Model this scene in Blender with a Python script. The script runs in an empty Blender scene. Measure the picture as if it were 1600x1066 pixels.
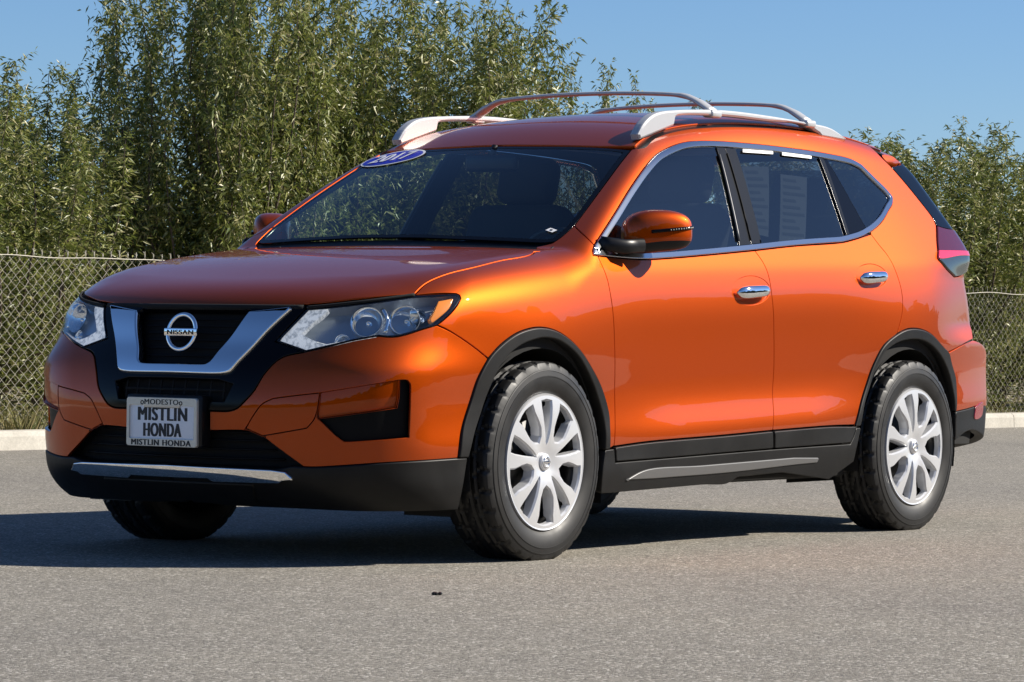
import bpy, math, random
import numpy as np
from mathutils import Vector, Matrix
from mathutils.geometry import delaunay_2d_cdt

C = bpy.context.scene.collection
scene = bpy.context.scene
R = math.radians
random.seed(7); rng = np.random.default_rng(7)

# ------------------------------------------------------------------ camera, sky, sun, exposure
cam_d = bpy.data.cameras.new('camera'); cam = bpy.data.objects.new('camera', cam_d); C.objects.link(cam)
cr = Vector((0.57094164, -0.82088503, 0.0131686)); cu = Vector((-0.0037217, 0.01345188, 0.99990259)); cf = Vector((0.82098221, 0.57093504, -0.00462515))
cam.matrix_world = Matrix(((cr.x, cu.x, -cf.x, -10.50621), (cr.y, cu.y, -cf.y, -8.05922), (cr.z, cu.z, -cf.z, 0.83404), (0, 0, 0, 1)))
cam_d.sensor_width = 36; cam_d.lens = 36 * 5647.742 / 1600; cam_d.clip_start = 0.5; cam_d.clip_end = 5000
scene.camera = cam
SUN = Vector((0.97, -1.06, 1.0)).normalized()
w = bpy.data.worlds.new('World'); scene.world = w; w.use_nodes = True
nt = w.node_tree; bg = nt.nodes['Background']
sky = nt.nodes.new('ShaderNodeTexSky'); sky.sky_type = 'NISHITA'; sky.sun_disc = False
sky.sun_elevation = math.asin(SUN.z); sky.sun_rotation = math.atan2(SUN.x, SUN.y)
sky.air_density = 0.8; sky.dust_density = 0.25; sky.ozone_density = 8.0; sky.altitude = 200
nt.links.new(sky.outputs[0], bg.inputs[0]); bg.inputs[1].default_value = 0.070
sun_d = bpy.data.lights.new('sun', 'SUN'); sun_d.energy = 5.0; sun_d.angle = R(0.5); sun_d.color = (1, 0.93, 0.82)
sun = bpy.data.objects.new('sun', sun_d); C.objects.link(sun); sun.rotation_euler = SUN.to_track_quat('Z', 'Y').to_euler()
scene.view_settings.view_transform = 'Standard'; scene.view_settings.look = 'None'
scene.view_settings.exposure = 0.75; scene.view_settings.gamma = 1.0
scene.cycles.max_bounces = 8; scene.cycles.transparent_max_bounces = 24

# ------------------------------------------------------------------ materials
def mat(name, col, rough=0.5, metal=0.0, **kw):
    m = bpy.data.materials.new(name); m.use_nodes = True
    b = m.node_tree.nodes['Principled BSDF']
    b.inputs['Base Color'].default_value = (*col, 1); b.inputs['Roughness'].default_value = rough; b.inputs['Metallic'].default_value = metal
    for k, v in kw.items(): b.inputs[k.replace('_', ' ')].default_value = v
    return m
def nodes(m): return m.node_tree.nodes, m.node_tree.links, m.node_tree.nodes['Principled BSDF']
def noise(m, scale, detail=4, rough=0.55, coord='Object', vec=None):
    n, l, b = nodes(m)
    t = n.new('ShaderNodeTexNoise'); t.inputs['Scale'].default_value = scale; t.inputs['Detail'].default_value = detail; t.inputs['Roughness'].default_value = rough
    if vec is None:
        tc = n.new('ShaderNodeTexCoord'); vec = tc.outputs[coord]
    l.new(vec, t.inputs['Vector']); return t
def ramp(m, fac, stops):
    n, l, b = nodes(m); r = n.new('ShaderNodeValToRGB'); e = r.color_ramp.elements
    while len(e) < len(stops): e.new(0.5)
    for i, (p, c) in enumerate(stops):
        e[i].position = p; e[i].color = (*c, 1) if len(c) == 3 else c
    l.new(fac, r.inputs[0]); return r
def mix(m, fac, a, b_, mode='MIX'):
    n, l, b = nodes(m); x = n.new('ShaderNodeMix'); x.data_type = 'RGBA'; x.blend_type = mode
    for s, v in ((0, fac), (6, a), (7, b_)):
        if hasattr(v, 'links') or isinstance(v, bpy.types.NodeSocket): l.new(v, x.inputs[s])
        elif s == 0: x.inputs[0].default_value = v
        else: x.inputs[s].default_value = (*v, 1)
    return x.outputs[2]
def bump(m, h, strength=0.3, dist=0.01):
    n, l, b = nodes(m); x = n.new('ShaderNodeBump'); x.inputs['Strength'].default_value = strength; x.inputs['Distance'].default_value = dist
    l.new(h, x.inputs['Height']); l.new(x.outputs[0], b.inputs['Normal']); return x

M = {}
M['paint'] = mat('orange_metallic_paint', (0.43, 0.058, 0.001), 0.52, 1.0, Coat_Weight=0.85, Coat_Roughness=0.012, Coat_IOR=1.42)
def flake():
    m = M['paint']; n, l, b = nodes(m)
    t = noise(m, 900, 1); l.new(ramp(m, t.outputs[0], [(0.3, (0.385, 0.050, 0.0008)), (0.7, (0.475, 0.066, 0.0012))]).outputs[0], b.inputs['Base Color'])
    t2 = noise(m, 7.0, 2); x = n.new('ShaderNodeBump'); x.inputs['Strength'].default_value = 0.02; x.inputs['Distance'].default_value = 0.01
    l.new(t2.outputs[0], x.inputs['Height']); l.new(x.outputs[0], b.inputs['Coat Normal'])
flake()
M['plastic'] = mat('textured_black_plastic', (0.004, 0.004, 0.0042), 0.5, Specular_IOR_Level=0.30)
def grain():
    m = M['plastic']; bump(m, noise(m, 700, 2).outputs[0], 0.12, 0.002)
    n, l, b = nodes(m); t = noise(m, 5, 5); l.new(ramp(m, t.outputs[0], [(0.3, (0.42,) * 3), (0.75, (0.6,) * 3)]).outputs[0], b.inputs['Roughness'])
    l.new(ramp(m, noise(m, 9, 6, 0.7).outputs[0], [(0.35, (0.0028, 0.0028, 0.003)), (0.7, (0.0062, 0.006, 0.0056))]).outputs[0], b.inputs['Base Color'])
grain()
M['gloss_black'] = mat('gloss_black_plastic', (0.002, 0.002, 0.003), 0.14, Specular_IOR_Level=0.18)
M['satin_black'] = mat('satin_black', (0.006, 0.006, 0.007), 0.38, Specular_IOR_Level=0.32)
M['pillar'] = mat('dark_pillar_film', (0.006, 0.0065, 0.0075), 0.22, Specular_IOR_Level=0.22)
M['pocket'] = mat('dark_lamp_pocket', (0.0025, 0.0027, 0.0035), 0.5, Specular_IOR_Level=0.15)
M['dark'] = mat('matt_black_liner', (0.004, 0.004, 0.004), 0.9)
M['chrome'] = mat('chrome', (0.93, 0.94, 0.95), 0.06, 1.0)
M['trimchrome'] = mat('satin_chrome_trim', (0.50, 0.52, 0.56), 0.14, 1.0)
M['silver'] = mat('silver_painted_rail', (0.55, 0.55, 0.55), 0.36, 0.35)
M['strip'] = mat('dark_silver_strip', (0.13, 0.13, 0.13), 0.42, 0.3)
M['wheel'] = mat('silver_wheel_paint', (0.57, 0.58, 0.60), 0.34, 0.35, Coat_Weight=0.4, Coat_Roughness=0.1)
M['steel'] = mat('brake_steel', (0.07, 0.07, 0.07), 0.5, 1.0)
M['rubber'] = mat('tyre_rubber', (0.016, 0.016, 0.017), 0.6)
def tyre_dust():
    m = M['rubber']; n, l, b = nodes(m)
    l.new(ramp(m, noise(m, 14, 6, 0.7).outputs[0], [(0.35, (0.0035, 0.0035, 0.004)), (0.75, (0.010, 0.0096, 0.009))]).outputs[0], b.inputs['Base Color'])
    l.new(ramp(m, noise(m, 6, 3).outputs[0], [(0.3, (0.42,) * 3), (0.7, (0.66,) * 3)]).outputs[0], b.inputs['Roughness'])
tyre_dust()
M['interior'] = mat('charcoal_cabin_cloth', (0.03, 0.031, 0.033), 0.85)
M['headliner'] = mat('grey_headliner', (0.30, 0.29, 0.28), 0.9)
M['white'] = mat('white_print', (0.8, 0.8, 0.8), 0.5)
M['paper'] = mat('printed_window_paper', (0.50, 0.53, 0.52), 0.8)
M['black_ink'] = mat('black_print', (0.01, 0.01, 0.012), 0.5)
M['blue'] = mat('blue_vinyl', (0.015, 0.02, 0.42), 0.35)
M['plate'] = mat('white_dealer_plate', (0.84, 0.86, 0.90), 0.35)
M['frame'] = mat('silver_plate_frame', (0.62, 0.60, 0.54), 0.3, 0.45)
M['amber'] = mat('amber_lens', (0.85, 0.26, 0.02), 0.2, 0.0, Coat_Weight=1.0)
M['drl'] = mat('clear_light_guide', (0.8, 0.8, 0.79), 0.25, 0.0, Coat_Weight=1.0, Emission_Color=(1, .98, .93, 1), Emission_Strength=0.25)
M['reflector'] = mat('reflector_bowl', (0.90, 0.92, 0.94), 0.16, 1.0)
M['housing'] = mat('dark_lamp_housing', (0.34, 0.38, 0.44), 0.30, 0.55)
M['redlens'] = mat('dark_red_lens', (0.085, 0.004, 0.012), 0.12, 0.0, Coat_Weight=0.4)
M['redband'] = mat('red_light_band', (0.75, 0.02, 0.06), 0.2, 0.0, Coat_Weight=1.0)
M['clearlens'] = mat('smoked_clear_lens', (0.035, 0.047, 0.050), 0.12, 0.0, Coat_Weight=0.3)
M['redrefl'] = mat('red_reflector', (0.22, 0.004, 0.014), 0.2, 0.0, Coat_Weight=1.0)
def drlnoise():
    m = M['drl']; n, l, b = nodes(m); t = noise(m, 55, 2, .6); r_ = ramp(m, t.outputs[0], [(.36, (.42, .44, .45)), (.56, (.88, .88, .86))]); l.new(r_.outputs[0], b.inputs['Base Color']); l.new(r_.outputs[0], b.inputs['Emission Color']); bump(m, noise(m, 120, 1).outputs[0], .5, .004)
drlnoise()
def glass(name, tint, ior=1.5, boost=1.0):
    m = bpy.data.materials.new(name); m.use_nodes = True; n = m.node_tree.nodes; l = m.node_tree.links; n.clear()
    o = n.new('ShaderNodeOutputMaterial'); mx = n.new('ShaderNodeMixShader'); t = n.new('ShaderNodeBsdfTransparent'); g = n.new('ShaderNodeBsdfGlossy'); f = n.new('ShaderNodeFresnel')
    t.inputs[0].default_value = (*tint, 1); g.inputs['Roughness'].default_value = 0.0; g.inputs['Color'].default_value = (boost, boost, boost, 1); f.inputs[0].default_value = ior
    gm = n.new('ShaderNodeNewGeometry'); k = n.new('ShaderNodeMath'); k.operation = 'MULTIPLY_ADD'; l.new(gm.outputs['Backfacing'], k.inputs[0]); k.inputs[1].default_value = 1 / ior - ior; k.inputs[2].default_value = ior; l.new(k.outputs[0], f.inputs[0])
    l.new(f.outputs[0], mx.inputs[0]); l.new(t.outputs[0], mx.inputs[1]); l.new(g.outputs[0], mx.inputs[2]); l.new(mx.outputs[0], o.inputs[0]); return m
M['glass'] = glass('green_tinted_glass', (0.84, 0.93, 0.90), 1.52)
M['sideglass'] = glass('side_glass', (0.72, 0.84, 0.86), 1.85)
M['privacy'] = glass('privacy_glass', (0.17, 0.19, 0.205), 1.75)
M['lens'] = glass('clear_lamp_lens', (0.93, 0.95, 0.96), 1.5)

# ------------------------------------------------------------------ generic mesh helpers
def link(name, verts, faces, material, parent=None, smooth=True, normals=None):
    me = bpy.data.meshes.new(name); me.from_pydata([tuple(v) for v in verts], [], faces)
    me.materials.append(material)
    me.polygons.foreach_set('use_smooth', [smooth] * len(me.polygons)); me.update()
    if normals is not None: me.normals_split_custom_set_from_vertices([tuple(n) for n in normals])
    o = bpy.data.objects.new(name, me); C.objects.link(o)
    if parent is not None: o.parent = parent
    return o
def empty(name, loc=(0, 0, 0), parent=None):
    o = bpy.data.objects.new(name, None); C.objects.link(o); o.location = loc; o.empty_display_size = 0.2
    if parent is not None: o.parent = parent
    return o
def tag(o, label, cat=None, group=None):
    o['label'] = label
    if cat: o['category'] = cat
    if group: o['group'] = group
    return o
class MB:
    """collects simple shapes into one mesh"""
    def __init__(s): s.v = []; s.f = []; s.sm = []
    def add(s, v, f, smooth=False):
        k = len(s.v); s.v += [tuple(p) for p in v]; s.f += [tuple(i + k for i in q) for q in f]; s.sm += [smooth] * len(f)
    def box(s, c, size, rot=None, bev=0.0):
        hx, hy, hz = [q / 2 for q in size]; b = min(bev, hx * .9, hy * .9, hz * .9); vs = []; fs = []
        if b <= 0:
            vs = [(x, y, z) for x in (-hx, hx) for y in (-hy, hy) for z in (-hz, hz)]
            fs = [(0, 1, 3, 2), (4, 6, 7, 5), (0, 4, 5, 1), (2, 3, 7, 6), (0, 2, 6, 4), (1, 5, 7, 3)]
        else:
            import bmesh
            bm = bmesh.new(); bmesh.ops.create_cube(bm, size=1.0)
            for v in bm.verts: v.co = Vector((v.co.x * size[0], v.co.y * size[1], v.co.z * size[2]))
            bmesh.ops.bevel(bm, geom=bm.edges[:], offset=b, segments=3, profile=0.5, affect='EDGES')
            bm.verts.index_update(); vs = [v.co.copy() for v in bm.verts]; fs = [[v.index for v in f.verts] for f in bm.faces]; bm.free()
        mt = rot if rot is not None else Matrix.Identity(3)
        s.add([mt @ Vector(v) + Vector(c) for v in vs], fs, b > 0)
    def tube(s, pts, rad, n=10, closed=False, sy=1.0, up=None, caps=True):
        pts = [Vector(p) for p in pts]; m = len(pts); vs = []; fs = []
        for i, p in enumerate(pts):
            a = pts[(i - 1) % m] if closed or i > 0 else p; b = pts[(i + 1) % m] if closed or i < m - 1 else p
            t = (b - a).normalized(); u = Vector(up) if up else (Vector((0, 0, 1)) if abs(t.z) < .9 else Vector((1, 0, 0)))
            e1 = t.cross(u).normalized(); e2 = e1.cross(t).normalized(); r = rad[i] if hasattr(rad, '__len__') else rad
            for k in range(n):
                q = 2 * math.pi * k / n; vs.append(p + e1 * math.cos(q) * r + e2 * math.sin(q) * r * sy)
        for i in range(m if closed else m - 1):
            j = (i + 1) % m
            for k in range(n): fs.append((i * n + k, i * n + (k + 1) % n, j * n + (k + 1) % n, j * n + k))
        if caps and not closed: fs.append(tuple(range(n))[::-1]); fs.append(tuple((m - 1) * n + k for k in range(n)))
        s.add(vs, fs, True)
    def lathe(s, prof, n=48, axis='Y', c=(0, 0, 0), cap=False):
        vs = []; fs = []; m = len(prof)
        for k in range(n):
            q = 2 * math.pi * k / n
            for r, h in prof:
                a, b = r * math.cos(q), r * math.sin(q)
                vs.append((c[0] + a, c[1] + h, c[2] + b) if axis == 'Y' else ((c[0] + a, c[1] + b, c[2] + h) if axis == 'Z' else (c[0] + h, c[1] + a, c[2] + b)))
        for k in range(n):
            j = (k + 1) % n
            for i in range(m - 1): fs.append((k * m + i, k * m + i + 1, j * m + i + 1, j * m + i))
        s.add(vs, fs, True)
    def prism(s, poly, tr, depth):
        """outline poly (2d) -> solid; tr(a,b,h) maps to 3d"""
        n = len(poly); tri = cdt(np.array(poly), None)
        vs = [tr(a, b, 0) for a, b in poly] + [tr(a, b, depth) for a, b in poly]
        fs = [(a, b, c) for a, b, c in tri] + [(c + n, b + n, a + n) for a, b, c in tri]
        s.add(vs, fs); k = [(tr(a, b, 0)) for a, b in poly]
        s.add(vs, [(i, i + n, (i + 1) % n + n, (i + 1) % n) for i in range(n)])
    def build(s, name, material, parent=None):
        o = link(name, s.v, s.f, material, parent)
        o.data.polygons.foreach_set('use_smooth', s.sm); o.data.update(); return o
def superell(c, ax, rx, ry, rz, e1=0.6, e2=0.6, n=24, m=16):
    """rounded-box blob; ax: 3x3 axes"""
    vs = []; fs = []
    sp = lambda a, e: math.copysign(abs(a) ** e, a)
    for i in range(m + 1):
        v = -math.pi / 2 + math.pi * i / m
        for k in range(n):
            u = 2 * math.pi * k / n
            p = Vector((rx * sp(math.cos(v), e1) * sp(math.cos(u), e2), ry * sp(math.cos(v), e1) * sp(math.sin(u), e2), rz * sp(math.sin(v), e1)))
            vs.append(Vector(c) + ax @ p)
    for i in range(m):
        for k in range(n): fs.append((i * n + k, i * n + (k + 1) % n, (i + 1) * n + (k + 1) % n, (i + 1) * n + k))
    return vs, fs
def inpoly(P, poly):
    x, y = P[:, 0], P[:, 1]; r = np.zeros(len(P), bool); a = poly; b = np.roll(poly, -1, 0)
    for (x0, y0), (x1, y1) in zip(a, b):
        c = ((y0 > y) != (y1 > y)); 
        if y0 != y1: r ^= c & (x < (x1 - x0) * (y - y0) / (y1 - y0) + x0)
    return r
def segdist(P, poly):
    d = np.full(len(P), 1e9); b = np.roll(poly, -1, 0)
    for p, q in zip(poly, b):
        e = q - p; L = (e @ e) + 1e-12; t = np.clip(((P - p) @ e) / L, 0, 1); d = np.minimum(d, np.hypot(*(P - p - t[:, None] * e).T))
    return d
def cdt(loop, inner, holes=()):
    """triangulate; returns triangle index list over [loop, holes..., inner] and may need vertex remap"""
    vs = [Vector(p) for p in loop]; ed = [(i, (i + 1) % len(loop)) for i in range(len(loop))]
    for h in holes:
        k = len(vs); vs += [Vector(p) for p in h]; ed += [(k + i, k + (i + 1) % len(h)) for i in range(len(h))]
    if inner is not None: vs += [Vector(p) for p in inner]
    ov, oe, of, vo, eo, fo = delaunay_2d_cdt(vs, ed, [], 0, 1e-7)
    remap = [o[0] if len(o) else None for o in vo]
    tri = []
    ovn = np.array([tuple(v) for v in ov]); F_ = np.array([f for f in of if len(f) == 3])
    cen = ovn[F_].mean(1); ok = inpoly(cen, np.array(loop))
    for h in holes: ok &= ~inpoly(cen, np.array(h))
    for f in F_[ok]:
        g = [remap[i] for i in f]
        if None in g: continue
        p, q, r = [ovn[i] for i in f]
        if (q[0] - p[0]) * (r[1] - p[1]) - (q[1] - p[1]) * (r[0] - p[0]) < 0: g = g[::-1]
        tri.append(tuple(g))
    return tri
def crspline(pts, ds):
    p = np.array(pts, float)
    if len(p) == 2:
        n = max(1, int(round(np.linalg.norm(p[1] - p[0]) / ds))); return p[0] + (p[1] - p[0]) * np.linspace(0, 1, n + 1)[:, None]
    q = np.vstack([2 * p[0] - p[1], p, 2 * p[-1] - p[-2]]); out = []
    for i in range(1, len(q) - 2):
        a, b, c, d = q[i - 1:i + 3]; t0 = 0; al = 0.5
        k = [0]
        for u, v in ((a, b), (b, c), (c, d)): k.append(k[-1] + max(np.linalg.norm(v - u), 1e-6) ** al)
        n = max(1, int(round(np.linalg.norm(c - b) / ds)))
        t = (k[1] + (k[2] - k[1]) * np.arange(n) / n)[:, None]
        A1 = (k[1] - t) / (k[1] - k[0]) * a + (t - k[0]) / (k[1] - k[0]) * b
        A2 = (k[2] - t) / (k[2] - k[1]) * b + (t - k[1]) / (k[2] - k[1]) * c
        A3 = (k[3] - t) / (k[3] - k[2]) * c + (t - k[2]) / (k[3] - k[2]) * d
        B1 = (k[2] - t) / (k[2] - k[0]) * A1 + (t - k[0]) / (k[2] - k[0]) * A2
        B2 = (k[3] - t) / (k[3] - k[1]) * A2 + (t - k[1]) / (k[3] - k[1]) * A3
        out.append((k[2] - t) / (k[2] - k[1]) * B1 + (t - k[1]) / (k[2] - k[1]) * B2)
    out.append(p[-1:]); return np.vstack(out)
def loop_of(segs, ds):
    out = []
    for s in segs: out.append(crspline(s, ds))
    P = np.vstack(out); keep = [P[0]]
    for q in P[1:]:
        if np.linalg.norm(q - keep[-1]) > ds * .25: keep.append(q)
    while np.linalg.norm(keep[-1] - keep[0]) < ds * .25: keep.pop()
    P = np.array(keep); a = P; b = np.roll(P, -1, 0)
    if (a[:, 0] * b[:, 1] - b[:, 0] * a[:, 1]).sum() < 0: P = P[::-1]
    return P
def inset(P, g):
    e = np.roll(P, -1, 0) - P; n = np.stack([-e[:, 1], e[:, 0]], 1); n /= np.linalg.norm(n, axis=1, keepdims=True) + 1e-12
    m = n + np.roll(n, 1, 0); L = (m * m).sum(1, keepdims=True) / 2
    return P + m / np.maximum(L, .5) * g
def resample(P, ds):
    out = []
    for p, q in zip(P, np.roll(P, -1, 0)):
        n = max(1, int(round(np.linalg.norm(q - p) / ds))); out.append(p + (q - p) * (np.arange(n) / n)[:, None])
    return np.vstack(out)
def clip_half(P, a, b, side):
    """keep part of polygon left (+1) or right (-1) of line a->b"""
    a = np.array(a); b = np.array(b); d = b - a; out = []
    s = lambda p: side * (d[0] * (p[1] - a[1]) - d[1] * (p[0] - a[0]))
    for p, q in zip(P, np.roll(P, -1, 0)):
        sp_, sq = s(p), s(q)
        if sp_ >= 0: out.append(p)
        if (sp_ > 0) != (sq > 0) and abs(sp_ - sq) > 1e-12: out.append(p + (q - p) * sp_ / (sp_ - sq))
    return np.array(out)
# ------------------------------------------------------------------ the car's skin: one smooth implicit body (x rearwards, y across, z up)
def spl(xs,ys_):
    xs=np.array(xs,float); y=np.array(ys_,float); n=len(xs); h=np.diff(xs)
    A=np.zeros((n,n)); b=np.zeros(n); A[0,0]=A[-1,-1]=1
    for i in range(1,n-1):
        A[i,i-1]=h[i-1]; A[i,i]=2*(h[i-1]+h[i]); A[i,i+1]=h[i]
        b[i]=6*((y[i+1]-y[i])/h[i]-(y[i]-y[i-1])/h[i-1])
    M=np.linalg.solve(A,b)
    s0=(y[1]-y[0])/h[0]-h[0]*M[1]/6; s1=(y[-1]-y[-2])/h[-1]+h[-1]*M[-2]/6
    def f(t):
        t=np.asarray(t,float); i=np.clip(np.searchsorted(xs,t)-1,0,n-2)
        a=(xs[i+1]-t)/h[i]; c=(t-xs[i])/h[i]
        v=a*y[i]+c*y[i+1]+((a**3-a)*M[i]+(c**3-c)*M[i+1])*h[i]**2/6
        v=np.where(t<xs[0],y[0]+s0*(t-xs[0]),v)
        return np.where(t>xs[-1],y[-1]+s1*(t-xs[-1]),v)
    return f
def smax(a,b,k):
    h=np.maximum(k-np.abs(a-b),0)/k
    return np.maximum(a,b)+h*h*k/4
def smin(a,b,k): return -smax(-a,-b,k)
def sst(a,b,t):
    t=np.clip((t-a)/(b-a),0,1); return t*t*(3-2*t)
B=spl([.10,.20,.30,.38,.43,.47,.52,.57,.62,.68,.76,.83,.89,.94,.98,1.02,1.06,1.10,1.2,1.3,1.4,1.5,1.58,1.66,1.8],
      [.83,.862,.886,.8965,.9010,.9005,.8925,.8845,.8815,.8822,.8844,.8866,.8878,.8858,.8815,.8745,.8645,.849,.807,.763,.717,.667,.622,.572,.48])
Pf=spl([-1.2,-.95,-.75,-.6,-.4,-.2,0,.3,1.4,2.5,2.8,3.0,3.2,3.4,3.6,3.8],
       [.36,.215,.11,.06,.024,.007,0,0,0,0,.003,.012,.028,.058,.108,.18])
def ys(x,z):
    zs=z-.03*(x-1.4)
    y=B(zs)-Pf(x)
    y=y+.024*np.exp(-(x/.42)**2)*np.exp(-((z-.74)/.22)**2)
    y=y+.026*np.exp(-((x-2.72)/.45)**2)*np.exp(-((z-.80)/.24)**2)
    y=y-.009*sst(.32,.43,zs)*(1-sst(.44,.60,zs))*(1-sst(.48,.95,x)*(1-sst(1.85,2.28,x)))
    y=y-.05*sst(1.1,1.6,z)*sst(2.2,3.4,x)
    y=y-.045*sst(.77,.87,z)*(1-sst(1.04,1.16,z))*sst(2.85,3.45,x)
    return y
XC=spl([.10,.18,.22,.26,.31,.36,.42,.50,.56,.62,.66,.70,.743,.78,.83,.863,.90,.95],
       [-.70,-.80,-.88,-.935,-.972,-.978,-.980,-.985,-.985,-.975,-.963,-.945,-.921,-.905,-.884,-.866,-.842,-.80])
def xf(y,z):
    a=np.abs(y)
    return XC(z)+.28*a*a
XR=spl([.1,.3,.5,.7,.78,.85,.95,1.05,1.16,1.3,1.45,1.6,1.7],[3.5,3.66,3.72,3.745,3.735,3.69,3.635,3.59,3.55,3.45,3.335,3.21,3.12])
def xr(y,z): return XR(z)-.2*y*y
HC=spl([-1,-.92,-.86,-.75,-.6,-.4,-.2,0,.2,.4,.6],[.875,.898,.918,.954,.990,1.032,1.067,1.095,1.118,1.136,1.15])
RC=spl([.8,.95,1.1,1.3,1.5,1.8,2.1,2.4,2.7,3.0,3.3,3.6],[1.478,1.541,1.592,1.639,1.670,1.698,1.707,1.701,1.682,1.648,1.60,1.545])
def hood(x,y): return HC(x)-.035*y*y
def wsf(x,y): return 1.209+(x-.36)*.556-.06*(x-.36)*(x-.95)-.14*y*y
def roof(x,y): return RC(x)-.11*y*y
def top(x,y):
    return smax(hood(x,y),smin(wsf(x,y),roof(x,y),.06),.01)
def skin(P):
    x=P[...,0]; y=np.abs(P[...,1]); z=P[...,2]
    s=y-ys(x,z); fr=xf(y,z)-x; re=x-xr(y,z); t=(z-top(x,y))
    tw=sst(.25,.5,x)*(1-sst(.85,1.15,x))
    t=t*(1-.14*tw)
    kt=.05+.10*sst(-.85,-.55,x)-.10*sst(.15,.45,x)+.05*sst(.9,1.3,x)
    w=smax(s,fr,.20)
    q=(x+y)*.70711
    bz=np.where(z>.66,np.exp(-((z-.66)/.085)**2),np.exp(-((z-.66)/.30)**2))
    w=w-.036*bz*np.exp(-((q-.02)/.26)**2)*sst(.1,-.3,x)
    w=smax(w,re,.09+.10*sst(.74,.84,z)*(1-sst(1.05,1.2,z)))
    return smax(w,t,kt)
def grad(P,e=1e-4):
    g=np.stack([(skin(P+e*np.eye(3)[i])-skin(P-e*np.eye(3)[i])) for i in range(3)],-1)
    return g/np.linalg.norm(g,axis=-1,keepdims=True)
def shoot(O,D,tmax,n=240,it=40):
    """first outside->inside crossing along O+tD"""
    O=np.asarray(O,float); D=np.asarray(D,float)
    lo=np.zeros(len(O)); hi=np.full(len(O),np.nan); prev=lo.copy(); done=np.zeros(len(O),bool)
    for i in range(1,n+1):
        t=np.full(len(O),tmax*i/n); v=skin(O+D*t[:,None]); hit=(v<0)&~done
        lo[hit]=prev[hit]; hi[hit]=t[hit]; done|=hit; prev=t
    for _ in range(it):
        m=.5*(lo+hi); v=skin(O+D*m[:,None]); ins=v<0
        hi=np.where(ins,m,hi); lo=np.where(ins,lo,m)
    return O+D*hi[:,None]

r2 = 2 ** -.5
PJ = {'S': ((0, 1, 0), (1, 0, 0), (0, 0, 1)), 'T': ((0, r2, -r2), (1, 0, 0), (0, r2, r2)), 'K': ((r2, r2, 0), (r2, -r2, 0), (0, 0, 1)),
      'F': ((1, 0, 0), (0, 1, 0), (0, 0, 1)), 'Z': ((0, 0, -1), (1, 0, 0), (0, 1, 0)), 'B': ((-r2, r2, 0), (r2, r2, 0), (0, 0, 1)), 'R': ((-1, 0, 0), (0, 1, 0), (0, 0, 1))}
T0 = {'S': -1.4, 'T': -1.9, 'K': -1.9, 'F': -1.7, 'Z': -2.3, 'B': -4.0, 'R': -4.3}
TL = {'S': 1.5, 'T': 1.7, 'K': 1.9, 'F': 2.2, 'Z': 1.9, 'B': 2.4, 'R': 2.2}
def lift(pj, ab):
    d, e1, e2 = [np.array(v) for v in PJ[pj]]; ab = np.asarray(ab)
    O = ab[:, :1] * e1 + ab[:, 1:] * e2 + T0[pj] * d
    return shoot(O, np.tile(d, (len(O), 1)), TL[pj], 70, 26)
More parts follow.
